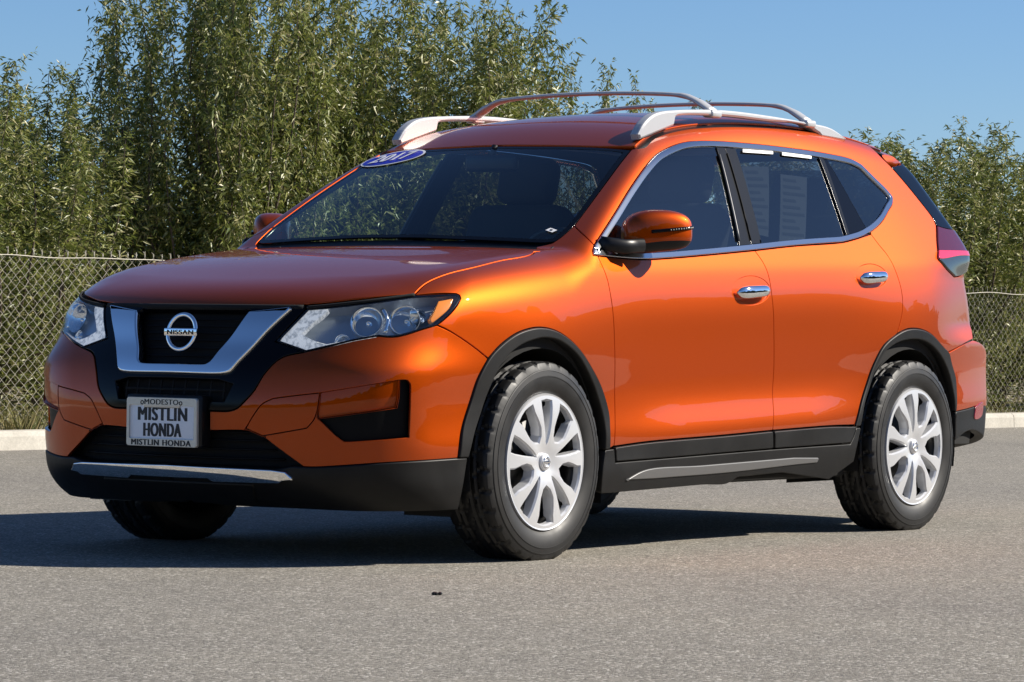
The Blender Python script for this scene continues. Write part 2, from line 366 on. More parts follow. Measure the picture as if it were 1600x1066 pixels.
def panel(name, segs, pj, material, parent, off=0.0, depth=0.012, gap=0.0016, res=0.016, bev=0.0016, holes=(), mirror=True, loop=None, offf=None, keep=True, inv=False):
    """a sheet-metal panel lying on the body skin, with rolled edges; mirrored to the other side when mirror"""
    L = loop_of(segs, res * .7) if loop is None else loop
    L = inset(L, gap + bev)
    Hs = [inset(np.array(h), -(gap + bev)) for h in holes]
    mn, mx = L.min(0), L.max(0); ny = int((mx[1] - mn[1]) / (res * .87)) + 2; nx = int((mx[0] - mn[0]) / res) + 2
    g = np.array([(mn[0] + (i + .5 * (j % 2)) * res, mn[1] + j * res * .87) for j in range(ny) for i in range(nx)])
    g = g[inpoly(g, L)]
    if len(g): g = g[segdist(g, L) > res * .45]
    for h in Hs:
        if len(g): g = g[~inpoly(g, h)]; g = g[segdist(g, h) > res * .45]
    tri = cdt(L, g, Hs)
    A = np.vstack([L] + Hs + [g]) if len(g) else np.vstack([L] + Hs)
    P = lift(pj, A); N = grad(P)
    if offf is not None: P = P + N * offf(A, P)[:, None]
    V = P + N * off; NN = N.copy(); V = list(V); NN = list(NN); F_ = [t for t in tri]
    d = np.array(PJ[pj][0]); 
    # which winding faces outwards
    ta = np.array(tri); va = P[ta]; ar = np.cross(va[:, 1] - va[:, 0], va[:, 2] - va[:, 0])
    if np.sum(ar * N[ta[:, 0]]) < 0: F_ = [t[::-1] for t in F_]
    k0 = 0
    for ci, cl in enumerate([L] + Hs):
        n = len(cl); idx = np.arange(k0, k0 + n); k0 += n
        p = np.array([V[i] for i in idx]); nn = np.array([NN[i] for i in idx])
        t = np.roll(p, -1, 0) - np.roll(p, 1, 0); t /= np.linalg.norm(t, axis=1, keepdims=True) + 1e-12
        o = np.cross(t, nn); c0 = p.mean(0)
        # outward must leave the material
        e2d = np.roll(cl, -1, 0) - cl; test = np.sum(o * ((p - np.roll(p, 0, 0))), 1)
        q2 = cl + np.stack([e2d[:, 1], -e2d[:, 0]], 1) * .01
        inside = inpoly(q2, L) if ci == 0 else ~inpoly(q2, cl)
        sgn2 = -1.0 if inside.mean() > .5 else 1.0      # does rotating the edge clockwise leave the material?
        ex, ey = [np.array(v) for v in PJ[pj][1:]]
        out3 = (np.stack([e2d[:, 1], -e2d[:, 0]], 1) * sgn2); out3 = out3[:, :1] * ex + out3[:, 1:] * ey
        if (np.sum(o * out3, 1)).mean() < 0: o = -o
        r1 = p + o * bev - nn * bev; r2_ = p + o * bev - nn * depth
        n1 = (nn * .35 + o); n1 /= np.linalg.norm(n1, axis=1, keepdims=True)
        s1 = len(V); V += list(r1); NN += list(n1)
        s2 = len(V); V += list(r2_); NN += list(o)
        for i in range(n):
            j = (i + 1) % n
            for A_, B_ in ((idx, None), (None, None)):
                q = (idx[i], idx[j], s1 + j, s1 + i) if A_ is not None else (s1 + i, s1 + j, s2 + j, s2 + i)
                a, b, c = np.array(V[q[0]]), np.array(V[q[1]]), np.array(V[q[2]])
                ref = (n1[i])
                F_.append(tuple(int(x) for x in q) if np.dot(np.cross(b - a, c - a), ref) > 0 else tuple(int(x) for x in q[::-1]))
    V = np.array(V); NN = np.array(NN)
    res_ = [link(name, V, F_, material, parent, True, NN)] if keep else []
    if mirror:
        s = np.array([1, -1, 1]); res_.append(link(name, V * s, [f[::-1] for f in F_], material, parent if not isinstance(parent, tuple) else parent[1], True, NN * s))
    return res_
def panel2(name, segs, pj, material, parents, **kw):
    """near and far copy with different parents"""
    r = panel(name, segs, pj, material, parents[0], **kw)
    if len(r) > 1: r[1].parent = parents[1]
    return r
def sym(half, closing_rear=None):
    """half outline (y<=0 side first, any proj where 2nd/1st coord is y) helper for Z: mirror y"""
    a = np.array(half); b = a[::-1] * np.array([1, -1]); return np.vstack([a, b])
# outlines of the panels, in metres, in the plane each panel is projected from (S side, T side from above, K front corner, F front, Z top, B rear corner)
D={"fender":["T",[[0.2979,0.3309],[0.1158,0.2353],[-0.0844,0.2101],[-0.2679,0.1855],[-0.3976,0.1774],[-0.5067,0.1593],[-0.58,0.128]],[[-0.58,0.128],[-0.4476,0.0768]],[[-0.4476,0.0768],[-0.4381,0.0672],[-0.4412,0.0549]],[[-0.4412,0.0549],[-0.4618,0.0377],[-0.4915,0.0203],[-0.525,0.0067],[-0.5623,-0.0041]],[[-0.5623,-0.0041],[-0.5079,-0.0341],[-0.4447,-0.064],[-0.3879,-0.0915],[-0.3309,-0.1196]],[[-0.3309,-0.1196],[-0.2747,-0.0936],[-0.1978,-0.0713],[-0.1275,-0.0614],[-0.0462,-0.0589],[0.0593,-0.071],[0.1914,-0.1075],[0.2883,-0.1494],[0.3747,-0.2001],[0.4197,-0.2607],[0.4227,-0.3081],[0.4257,-0.3566]],[[0.4257,-0.3566],[0.457,-0.3498]],[[0.457,-0.3498],[0.468,-0.252],[0.4611,-0.1501],[0.4438,-0.0436],[0.4319,0.0318],[0.4269,0.0834],[0.4184,0.1209],[0.4076,0.172]],[[0.4076,0.172],[0.3849,0.1763]],[[0.3849,0.1763],[0.392,0.1921],[0.4174,0.2168]],[[0.4174,0.2168],[0.4166,0.2464],[0.4255,0.2828],[0.4587,0.3496]],[[0.4587,0.3496],[0.4121,0.332],[0.3711,0.3186],[0.3372,0.312]],[[0.3372,0.312],[0.2979,0.3309]]],"body_side":["T",[[0.4587,0.3496],[0.7309,0.4981],[0.8948,0.5868],[1.0007,0.6414]],[[1.0007,0.6414],[1.04,0.6277],[1.16,0.6751],[1.35,0.714],[1.6,0.7361],[2.1,0.751],[2.6,0.7491],[2.9,0.7394],[3.02,0.7342]],[[3.02,0.7342],[2.9042,0.7486],[2.9064,0.6741],[2.9522,0.6232]],[[2.9522,0.6232],[3.0154,0.5592],[3.0778,0.482],[3.133,0.3957],[3.1289,0.3627]],[[3.1289,0.3627],[3.0508,0.2768],[2.9947,0.1992]],[[2.9947,0.1992],[3.0617,0.1723],[3.1651,0.1604]],[[3.1651,0.1604],[3.2567,0.1789],[3.3235,0.1994],[3.4,0.2004]],[[3.4,0.2004],[3.42,0.1292],[3.415,0.0463],[3.35,-0.0241]],[[3.35,-0.0241],[3.1605,-0.0734],[3.0258,-0.1024]],[[3.0258,-0.1024],[2.9614,-0.0911],[2.8417,-0.065],[2.7372,-0.0527],[2.6265,-0.0519],[2.5392,-0.064]],[[2.5392,-0.064],[2.5634,-0.031],[2.5802,-0.0017],[2.589,0.0346],[2.5886,0.0779],[2.5745,0.1358],[2.5522,0.2003],[2.5121,0.2484],[2.4806,0.2909]],[[2.489,0.3019],[2.561,0.3257],[2.6345,0.3561],[2.7271,0.4058]],[[2.7271,0.4058],[2.788,0.4385],[2.8107,0.4663],[2.7919,0.4969],[2.7232,0.5496],[2.65,0.6066]],[[2.65,0.6066],[2.5837,0.6229],[2.368,0.6352],[1.9214,0.6513],[1.6032,0.6563]],[[1.6032,0.6563],[1.4462,0.6546],[1.323,0.646],[1.2112,0.6241],[1.077,0.584],[0.9581,0.5286],[0.7965,0.4403],[0.6293,0.3404],[0.4174,0.2168]],[[0.4174,0.2168],[0.4166,0.2464],[0.4255,0.2828],[0.4587,0.3496]]],"front_door":["S",[[0.4076,1.0856],[0.5339,1.0804],[0.7026,1.0783],[0.858,1.0853],[1.1343,1.1036],[1.517,1.1315]],[[1.517,1.1315],[1.5475,1.0883],[1.5645,1.0354],[1.5703,0.9611],[1.5818,0.8694],[1.5976,0.6732],[1.5859,0.5665],[1.5767,0.5048],[1.5618,0.4369]],[[1.5618,0.4369],[1.1975,0.4247],[0.7026,0.411],[0.457,0.397]],[[0.457,0.397],[0.468,0.5301],[0.4611,0.6763],[0.4438,0.8317],[0.4319,0.932],[0.4269,0.9934],[0.4184,1.0349],[0.4076,1.0856]]],"rear_door":["S",[[1.517,1.1315],[1.8225,1.1561],[2.2151,1.1807],[2.3075,1.193],[2.4017,1.2085],[2.4806,1.2225]],[[2.4806,1.2225],[2.5121,1.1813],[2.5522,1.1351],[2.5745,1.0699],[2.5886,1.0045],[2.589,0.952],[2.5802,0.9047],[2.5634,0.8641],[2.5392,0.8165]],[[2.5392,0.8165],[2.4337,0.7664],[2.3686,0.6947],[2.3151,0.6093],[2.2582,0.5219],[2.2167,0.4395]],[[2.2159,0.4478],[1.9964,0.4475],[1.5618,0.4369]],[[1.5618,0.4369],[1.5767,0.5048],[1.5859,0.5665],[1.5976,0.6732],[1.5818,0.8694],[1.5703,0.9611],[1.5645,1.0354],[1.5475,1.0883],[1.517,1.1315]]],"front_door_cladding":["S",[[0.4594,0.3934],[0.703,0.4074],[1.1979,0.4211],[1.5564,0.4333]],[[1.5564,0.4333],[1.5714,0.3671]],[[1.5714,0.3671],[0.8808,0.3504],[0.4657,0.3411]],[[0.4657,0.3411],[0.4594,0.3934]]],"rear_door_cladding":["S",[[1.5685,0.4336],[1.9969,0.4436],[2.2267,0.4411]],[[2.2267,0.4411],[2.2,0.3965],[2.1801,0.3763]],[[2.1801,0.3763],[1.5812,0.3669]],[[1.5812,0.3669],[1.5685,0.4336]]],"sill":["S",[[0.396,0.3855],[0.4577,0.3888]],[[0.4577,0.3888],[0.4657,0.3388]],[[0.4657,0.3388],[0.8813,0.348],[1.5747,0.3633],[2.1857,0.3724]],[[2.1857,0.3724],[2.2155,0.4065],[2.2324,0.4372]],[[2.2324,0.4372],[2.272,0.4365]],[[2.272,0.4365],[2.2407,0.3545],[2.2335,0.2976]],[[2.2335,0.2976],[2.0616,0.2296]],[[2.0616,0.2296],[1.6725,0.2684]],[[1.6725,0.2684],[1.3415,0.2599]],[[1.3415,0.2599],[1.2755,0.2371],[1.0935,0.2376]],[[1.0935,0.2376],[0.5006,0.2269]],[[0.5006,0.2269],[0.3894,0.2257]],[[0.3894,0.2257],[0.3793,0.3004],[0.396,0.3855]]],"side_step":["S",[[0.5364,0.2728],[0.6623,0.307],[1.0672,0.3147],[1.7407,0.3284]],[[1.7407,0.3284],[1.9385,0.3238]],[[1.9385,0.3238],[1.9253,0.3025]],[[1.9253,0.3025],[1.7504,0.2979],[1.2581,0.2806],[0.7244,0.2722]],[[0.7244,0.2722],[0.5364,0.2728]]],"front_arch":["S",[[-0.474,0.3745],[-0.4577,0.4705],[-0.4157,0.5664],[-0.3828,0.6454],[-0.3309,0.7148],[-0.2747,0.758],[-0.1978,0.7974],[-0.1275,0.8166],[-0.0462,0.8239],[0.0593,0.8088],[0.1914,0.7535],[0.2883,0.6861],[0.3747,0.6055],[0.4197,0.5191],[0.4227,0.4567],[0.4257,0.3872]],[[0.4257,0.3872],[0.389,0.3833]],[[0.3889,0.3834],[0.3855,0.4576],[0.3688,0.52],[0.3227,0.5982],[0.261,0.6646],[0.1941,0.7188],[0.1179,0.7571],[0.0471,0.7798],[-0.0326,0.7871],[-0.0955,0.7792],[-0.1555,0.7639],[-0.2185,0.7336],[-0.2679,0.6924],[-0.3032,0.6402],[-0.3318,0.5881],[-0.3628,0.5214],[-0.3991,0.4477],[-0.4246,0.374]],[[-0.4247,0.374],[-0.474,0.3745]]],"rear_arch":["S",[[2.2167,0.4395],[2.2582,0.5219],[2.3151,0.6093],[2.3686,0.6947],[2.4337,0.7664],[2.5392,0.8165],[2.6265,0.8362],[2.7372,0.8348],[2.8417,0.8125],[2.9614,0.7636],[3.0258,0.7394],[3.0585,0.6989],[3.1123,0.631],[3.1192,0.5579],[3.1144,0.4931]],[[3.1144,0.4931],[3.097,0.4846]],[[3.097,0.4846],[3.0837,0.5578],[3.04,0.6401],[2.96,0.7086],[2.8482,0.7629],[2.7417,0.7896],[2.6291,0.7918],[2.526,0.7755],[2.4459,0.7399],[2.3873,0.6783],[2.3328,0.5909],[2.2877,0.5214],[2.2611,0.4415]],[[2.2611,0.4416],[2.2167,0.4395]]],"front_bumper":["K",[[0.391,0.7148],[0.3451,0.7465],[0.298,0.7756],[0.2441,0.8049],[0.1914,0.8272]],[[0.1914,0.8272],[0.138,0.8124],[0.0812,0.7944],[0.0477,0.7867],[0.0192,0.785],[-0.0131,0.7876]],[[-0.0131,0.7876],[-0.0924,0.7727],[-0.1663,0.7544],[-0.2534,0.7323]],[[-0.2534,0.7323],[-0.334,0.7096],[-0.387,0.6579],[-0.4246,0.5945],[-0.4511,0.5625],[-0.4752,0.5369],[-0.4994,0.5262],[-0.5642,0.5243]],[[-0.5642,0.5243],[-0.563,0.4579]],[[-0.563,0.4579],[-0.4536,0.4614],[-0.415,0.4538],[-0.3842,0.4352],[-0.3492,0.408],[-0.2628,0.3445]],[[-0.2628,0.3445],[-0.23,0.3443],[0.0028,0.3619],[0.2756,0.3745]],[[0.2756,0.3745],[0.2884,0.4705],[0.3205,0.5664],[0.3492,0.6454],[0.391,0.7148]]],"fog_bezel":["K",[[-0.2191,0.5096],[-0.0877,0.5291],[0.0418,0.549]],[[0.0418,0.549],[0.0477,0.5809],[0.0492,0.6402]],[[0.0492,0.6402],[0.0797,0.6397],[0.089,0.6285],[0.0905,0.607]],[[0.0905,0.607],[0.09,0.5205],[0.088,0.4491]],[[0.088,0.4491],[-0.0212,0.4392],[-0.1152,0.4317]],[[-0.1152,0.4317],[-0.1321,0.4326],[-0.1491,0.4431],[-0.1874,0.4791],[-0.2191,0.5096]]],"fog_cover":["K",[[-0.2138,0.5943],[-0.0888,0.6173],[0.0492,0.6402]],[[0.0492,0.6402],[0.0477,0.5809],[0.0418,0.549]],[[0.0418,0.549],[-0.0877,0.5291],[-0.2191,0.5096]],[[-0.2191,0.5096],[-0.2216,0.5388],[-0.2138,0.5943]]],"tow_cover":["K",[[-0.4477,0.4692],[-0.4242,0.5144],[-0.3984,0.5519],[-0.3641,0.5722]],[[-0.3641,0.5722],[-0.2954,0.5835],[-0.2158,0.5942]],[[-0.2158,0.5942],[-0.2217,0.5453],[-0.2334,0.5041],[-0.2553,0.4755]],[[-0.2553,0.4755],[-0.334,0.4583],[-0.3945,0.4457]],[[-0.3945,0.4457],[-0.415,0.4549],[-0.4477,0.4692]]],"headlight":["K",[[-0.2534,0.7323],[-0.349,0.7666]],[[-0.349,0.7666],[-0.3022,0.8173],[-0.2413,0.8813]],[[-0.2413,0.8813],[-0.171,0.8887],[-0.0316,0.9068],[0.1193,0.9298]],[[0.1193,0.9298],[0.2698,0.9378]],[[0.2698,0.9378],[0.2823,0.9323],[0.2846,0.9213]],[[0.2846,0.9213],[0.2731,0.9014],[0.2523,0.877],[0.225,0.8526],[0.1914,0.8272]],[[0.1914,0.8272],[0.138,0.8124],[0.0812,0.7944],[0.0477,0.7867],[0.0192,0.785],[-0.0131,0.7876]],[[-0.0131,0.7876],[-0.0924,0.7727],[-0.1663,0.7544],[-0.2534,0.7323]]],"drl":["K",[[-0.3449,0.7679],[-0.2414,0.8791]],[[-0.2414,0.8791],[-0.1713,0.8852]],[[-0.1713,0.8852],[-0.1894,0.8623],[-0.2323,0.827],[-0.2644,0.7939]],[[-0.2644,0.7939],[-0.2306,0.775],[-0.1904,0.7635]],[[-0.1904,0.7635],[-0.1026,0.7791],[-0.0173,0.7902]],[[-0.0173,0.7902],[-0.0175,0.7858]],[[-0.0175,0.7858],[-0.1663,0.7544],[-0.2512,0.735]],[[-0.2512,0.735],[-0.2969,0.7501],[-0.3449,0.7679]]],"amber":["K",[[0.2037,0.9157],[0.2635,0.9263]],[[0.2635,0.9263],[0.2434,0.89],[0.2086,0.8589],[0.1752,0.8346]],[[0.1752,0.8346],[0.1685,0.8454],[0.1813,0.8716],[0.2037,0.9157]]],"hl_bulbs":["K",[[-0.0535,0.8468],[0.0851,0.853],[-0.1401,0.7807],[0.1353,0.8667]]],"fascia":["F",[[0.0,0.895],[-0.4543,0.8834]],[[-0.4543,0.8834],[-0.4188,0.8261],[-0.3778,0.7666]],[[-0.3778,0.7666],[-0.5032,0.7323]],[[-0.5032,0.7323],[-0.4216,0.7096],[-0.3793,0.6579],[-0.3479,0.5945],[-0.3195,0.5625],[-0.291,0.5369],[-0.2611,0.5262],[-0.1792,0.5243]]],"vtrim":["F",[[-0.1998,0.6471],[-0.2274,0.6497],[-0.249,0.6573],[-0.2706,0.6897],[-0.3051,0.7382],[-0.3406,0.7901],[-0.4112,0.8788]],[[-0.4112,0.8788],[-0.2502,0.863]],[[-0.2502,0.863],[-0.2129,0.784],[-0.1779,0.7265],[-0.1593,0.6911],[-0.1465,0.6832],[-0.1232,0.6811]]],"lower_grille":["K",[[-0.563,0.4579],[-0.4536,0.4614],[-0.415,0.4538],[-0.3842,0.4352],[-0.3492,0.408],[-0.2628,0.3445]],[[-0.2628,0.3445],[-0.2681,0.3172],[-0.2998,0.303]]],"lower_bumper":["K",[[-0.2628,0.3445],[-0.23,0.3443],[0.0028,0.3619],[0.2756,0.3745],[0.3154,0.3757]],[[0.3154,0.3757],[0.2999,0.2773],[0.2847,0.1956]],[[0.2847,0.1956],[0.1071,0.1917],[-0.0788,0.1901],[-0.2806,0.1934],[-0.4851,0.1947]]],"trim_bar":["F",[[-0.4864,0.2987],[-0.4669,0.3167],[-0.4043,0.3193]],[[-0.4864,0.2987],[-0.4185,0.289]],[[-0.4185,0.289],[-0.4071,0.2953],[-0.1756,0.2984],[-0.1525,0.2939]]],"hood":["Z",[[0.2979,-0.6476],[0.1158,-0.7497],[-0.0844,-0.7591],[-0.2679,-0.7644],[-0.3976,-0.7514],[-0.5067,-0.7429],[-0.58,-0.7487]],[[-0.58,-0.7487],[-0.6876,-0.6455],[-0.763,-0.5227],[-0.7902,-0.4502]]],"wsL":["Z",[[0.3372,-0.688],[0.3711,-0.697],[0.4121,-0.7013],[0.4587,-0.7032],[0.7309,-0.6541],[0.8948,-0.6186],[1.0007,-0.595]]],"rear_bumper":["B",[[1.5143,0.7394],[1.6204,0.7651],[1.7907,0.7939]],[[1.7907,0.7939],[1.8251,0.8],[2.1504,0.815],[2.6242,0.82]],[[2.6242,0.82],[2.6304,0.5]],[[2.6304,0.5],[2.2415,0.5],[1.9002,0.507],[1.8163,0.512],[1.683,0.4994],[1.584,0.4903]],[[1.5836,0.4931],[1.588,0.5579],[1.585,0.631],[1.5417,0.6989],[1.5143,0.7394]]],"rear_lower_bumper":["B",[[1.584,0.4903],[1.683,0.4994],[1.8163,0.512],[1.9002,0.507],[2.2415,0.5],[2.6304,0.5]],[[2.6304,0.5],[2.588,0.3]],[[2.588,0.3],[2.1991,0.3],[1.7233,0.4056],[1.5891,0.3629]],[[1.5891,0.3629],[1.584,0.4903]]],"reflector":["B",[[1.7628,0.5068],[1.8509,0.5228],[1.8464,0.4698],[1.7574,0.4568],[1.7628,0.5068]]],"tail":["B",[[1.6728,1.2762],[1.585,1.2006],[1.5189,1.1283]],[[1.5189,1.1283],[1.5645,1.0928],[1.6489,1.06]],[[1.6489,1.06],[1.7275,1.0666],[1.7867,1.0787],[1.9253,1.09],[2.0528,1.095]],[[2.0528,1.095],[2.0404,1.18],[2.0032,1.262]],[[2.0032,1.262],[1.7352,1.2678],[1.6728,1.2762]]],"tail_band":["B",[[1.5503,1.1674],[1.5181,1.1344],[1.7189,1.1484],[2.0384,1.15]],[[2.0384,1.15],[2.0294,1.175]],[[2.0294,1.175],[1.7471,1.1722],[1.5503,1.1674]]],"dtrim":["B",[[1.6356,1.5204],[1.6596,1.4593],[1.6781,1.3863],[1.6878,1.3058],[1.6728,1.2762]],[[1.6728,1.2762],[1.7352,1.2678],[2.0032,1.262]],[[2.0032,1.262],[1.9523,1.45],[1.9193,1.56]],[[1.9193,1.56],[1.6356,1.5204]]],"dlo":["S",[[0.3849,1.0874],[0.392,1.1015],[0.4174,1.1253]],[[0.4174,1.1253],[0.6293,1.2509],[0.7965,1.3496],[0.9581,1.4359],[1.077,1.4876],[1.2112,1.525],[1.323,1.5463],[1.4462,1.5573],[1.6032,1.5625]],[[1.6032,1.5625],[1.9214,1.5627],[2.368,1.551],[2.5837,1.536],[2.65,1.5192]],[[2.65,1.5192],[2.7232,1.4645],[2.7919,1.4135],[2.8107,1.3846],[2.788,1.3596],[2.7271,1.3307]],[[2.7271,1.3307],[2.6345,1.2851],[2.561,1.2564],[2.489,1.2332],[2.3974,1.2097],[2.2971,1.1927],[2.2157,1.1815]],[[2.2157,1.1815],[1.8234,1.1574],[1.5071,1.1323],[1.1351,1.1048],[0.8587,1.0865],[0.7032,1.0792],[0.5346,1.0815],[0.3849,1.0874]]],"L1":["S",[[1.5302,1.5349],[1.4165,1.1384]]],"L2":["S",[[1.5917,1.5432],[1.5046,1.1406]]],"L3":["S",[[1.6703,1.5353],[1.5898,1.1527]]],"L4":["S",[[2.2992,1.5346],[2.2705,1.1985]]],"L5":["S",[[2.3369,1.5327],[2.2966,1.1992]]],"L6":["S",[[2.3705,1.5244],[2.4682,1.2405]]],"handle":["S",[[1.3001,0.9713],[1.5462,0.9898]],[[1.2818,0.9838],[1.4278,1.0304],[1.559,0.9826],[1.4067,0.9222]]],"handle2":["S",[[2.2481,1.0394],[2.4866,1.0641]],[[2.2414,1.0513],[2.3704,1.0968],[2.4926,1.052],[2.3544,1.0008]]],"stickers":["S",[[1.695,1.4769],[1.9049,1.4861],[1.6947,1.1985],[1.6115,1.2063]],[[1.9735,1.4587],[2.1741,1.454],[1.9596,1.1775],[1.764,1.1809]],[[1.7211,1.5373],[1.949,1.5385],[1.9388,1.5267],[1.7096,1.5238]],[[2.0181,1.5383],[2.2426,1.5337],[2.232,1.5217],[2.0071,1.5255]]],"rail":["S",[[1.0626,1.564],[1.0996,1.6046],[1.1599,1.6409],[1.221,1.6575],[1.3609,1.6729],[1.6805,1.69],[2.0129,1.6878],[2.3585,1.6758],[2.5366,1.6629],[2.6604,1.6279]],[[1.3184,1.6162],[1.3271,1.6434],[1.3614,1.6511],[1.6811,1.6661],[2.0135,1.6652],[2.3237,1.6642],[2.4338,1.6362]]]}
def seg(k): return D[k][1:]
def flat(k): return [p for s in D[k][1:] for p in s]
# ------------------------------------------------------------------ the car
GZ = 0.006                                                    # ground height under the tyres
car = tag(empty('sport_utility_vehicle', (0.9, 0, GZ)), 'orange compact sport utility vehicle with silver roof rails and chrome V grille on the asphalt', 'car')
CAR0 = Matrix.Translation((-0.9, 0, -GZ))
root = car
car.location = (0, 0, 0)                                      # children are modelled in car axes: front axle at x = 0
PT = M['paint']
fender = panel('fender', seg('fender'), 'T', PT, car)
side = panel('body_side_frame', seg('body_side'), 'T', PT, car)
panel('pillar_lining', seg('body_side'), 'T', M['interior'], car, off=-.009, gap=-.001, depth=.001, bev=.0004, res=.03)
def ellipse(c, rx, ry, n=40, rot=0.0):
    return np.array([(c[0] + rx * math.cos(t) * math.cos(rot) - ry * math.sin(t) * math.sin(rot), c[1] + rx * math.cos(t) * math.sin(rot) + ry * math.sin(t) * math.cos(rot)) for t in np.linspace(0, 2 * math.pi, n, endpoint=False)])
def bowl(k):
    (l, t, r, b) = D[k][2]; c = ((l[0] + r[0]) / 2, (t[1] + b[1]) / 2); rx = (r[0] - l[0]) / 2; ry = (t[1] - b[1]) / 2
    return ellipse(c, rx, ry, 44, 0.06), c, rx, ry
bw1, bc1, brx1, bry1 = bowl('handle'); bw2, bc2, brx2, bry2 = bowl('handle2')
front_door = panel('front_door', seg('front_door'), 'S', PT, car, holes=[bw1])
rear_door = panel('rear_door', seg('rear_door'), 'S', PT, car, holes=[bw2])
def handle(bw, c, rx, ry, doors):
    fn = lambda A, P: -0.020 * np.clip(1 - ((A[:, 0] - c[0]) / rx) ** 2 - ((A[:, 1] - c[1]) / ry) ** 2, 0, 1) ** .7 - .001
    panel2('handle_cup', None, 'S', PT, doors, loop=bw, gap=-0.0016, depth=0.004, res=.007, offf=fn)
    cz = c[1] - .004; x0, x1 = c[0] - rx * .86, c[0] + rx * .86
    q = lift('S', [(c[0] + s * rx * .86, cz + s * rx * .05) for s in np.linspace(-1, 1, 15)])
    for sgn, d in ((1, doors[0]), (-1, doors[1])):
        mb = MB(); pts = []; rad = []
        for i, p in enumerate(q):
            s = -1 + 2 * i / 14; o = .026 * (1 - .75 * abs(s) ** 3.2)
            pts.append((p[0], sgn * (p[1] - o), p[2])); rad.append(max(.004, .0215 * (1 - abs(s) ** 5) ** .5 * (1.12 - .1 * s)))
        mb.tube(pts, rad, 16, sy=.60, up=(0, 1, 0)); 
        mb.build('door_handle', M['chrome'], d)
handle(bw1, bc1, brx1, bry1, front_door); handle(bw2, bc2, brx2, bry2, rear_door)
panel2('door_cladding', seg('front_door_cladding'), 'S', M['plastic'], front_door, off=.008, depth=.03, gap=.001, bev=.004)
panel2('door_cladding', seg('rear_door_cladding'), 'S', M['plastic'], rear_door, off=.008, depth=.03, gap=.001, bev=.004)
panel('rocker_sill', seg('sill'), 'S', M['plastic'], car, off=.004, depth=.05, bev=.004)
sideStep = panel('side_step_strip', seg('side_step'), 'S', M['strip'], car, off=.010, depth=.03, bev=.004, gap=.001)
fa = panel('wheel_arch_trim', seg('front_arch'), 'S', M['plastic'], car, off=.009, depth=.05, bev=.006, gap=.0008, res=.012)
ra = panel('wheel_arch_trim', seg('rear_arch'), 'S', M['plastic'], car, off=.009, depth=.05, bev=.006, gap=.0008, res=.012)
# front fascia
def gap_tube(pts, rad, parent, both=True):  # black tube that draws the shaded gap between hood edge and headlight
    q = lift('K', pts); q = q + grad(q) * .0015
    for sg in ((1, -1) if both else (1,)):
        mb = MB(); mb.tube([(p[0], sg * p[1], p[2]) for p in q], rad, 8); mb.build('hood_gap_shade', M['dark'], parent)
def mirF(half):  # y<=0 half outline in F coords (y,z) -> closed loop
    h = np.array(half); return np.vstack([h, (h * np.array([-1, 1]))[::-1]])
fbump = panel('front_bumper', seg('front_bumper'), 'K', PT, car, holes=[loop_of(seg('fog_bezel'), .01), loop_of(seg('fog_cover'), .01), loop_of(seg('tow_cover'), .01)])
panel2('fog_lamp_bezel', seg('fog_bezel'), 'K', M['pocket'], fbump, off=-.022, gap=-.004, depth=.002, res=.012)
panel2('bezel_louvre', [[(a[0] + .02, a[1]) for a in [seg('fog_bezel')[4][3], seg('fog_bezel')[4][2]]]], 'K', M['satin_black'], fbump, loop=None) if 0 else None
panel2('fog_lamp_cover', seg('fog_cover'), 'K', PT, fbump, off=-.004, gap=-.001, depth=.004, offf=lambda A, P: -.006 * np.clip((A[:, 1] - .60) / -.06, 0, 1))
panel2('tow_hook_cover', seg('tow_cover'), 'K', PT, fbump, off=-.0006, gap=.0012, bev=.001)
fs = loop_of(seg('fascia') + [[(0, seg('fascia')[3][-1][1]), (0, seg('fascia')[0][0][1])]], .01)
fl = np.vstack([crspline(s, .01) for s in seg('fascia')]); fl = np.vstack([fl, [[0.0, fl[-1][1]]]])
floop = mirF(fl); floop = floop[np.r_[True, np.linalg.norm(np.diff(floop, axis=0), axis=1) > 1e-4]]
def ccw(P):
    P = np.array(P); keep = [P[0]]
    for q in P[1:]:
        if np.linalg.norm(q - keep[-1]) > 2e-4: keep.append(q)
    if np.linalg.norm(keep[-1] - keep[0]) < 2e-4: keep.pop()
    P = np.array(keep); a = P; b = np.roll(P, -1, 0)
    return P if (a[:, 0] * b[:, 1] - b[:, 0] * a[:, 1]).sum() > 0 else P[::-1]
floop = ccw(floop)
vo, vt, vi = seg('vtrim'); vo_ = crspline([(0, vo[0][1] + .0005)] + vo, .012); vi_ = crspline(vi + [(-.03, vi[-1][1])], .012)
vi_ = np.vstack([vi_, [[0, vi[-1][1]]]])
vhalf = np.vstack([vo_, vi_]); vfull = ccw(np.vstack([vo_, vi_, (vi_[::-1] * [-1, 1])[1:], (vo_[::-1] * [-1, 1])[:-1]]))
ghalf = np.vstack([vi_[::-1], [[vi[0][0], vi[0][1]]], [[vi[0][0] + .01, vi[0][1] + .008]]])
ghole = ccw(np.vstack([ghalf, (ghalf[::-1] * [-1, 1])]))
lowz = vo[0][1] - .012; lh = np.array([(-.26, lowz - .018), (-.20, lowz - .004), (0, lowz - .002), (.20, lowz - .004), (.26, lowz - .018), (.235, lowz - .075), (-.235, lowz - .075)])
lhole = ccw(lh)
fascia = panel('grille_surround', None, 'F', M['gloss_black'], car, loop=floop, holes=[ghole, lhole], mirror=False, depth=.03, bev=.004, res=.02)[0]
ins = panel('grille_mesh', None, 'F', M['dark'], fascia, loop=ccw(np.vstack([ghole]) ), mirror=False, off=-.045, gap=-.02, depth=.003, res=.025)[0]
panel('grille_mesh', None, 'F', M['dark'], fascia, loop=lhole, mirror=False, off=-.045, gap=-.02, depth=.003, res=.025)
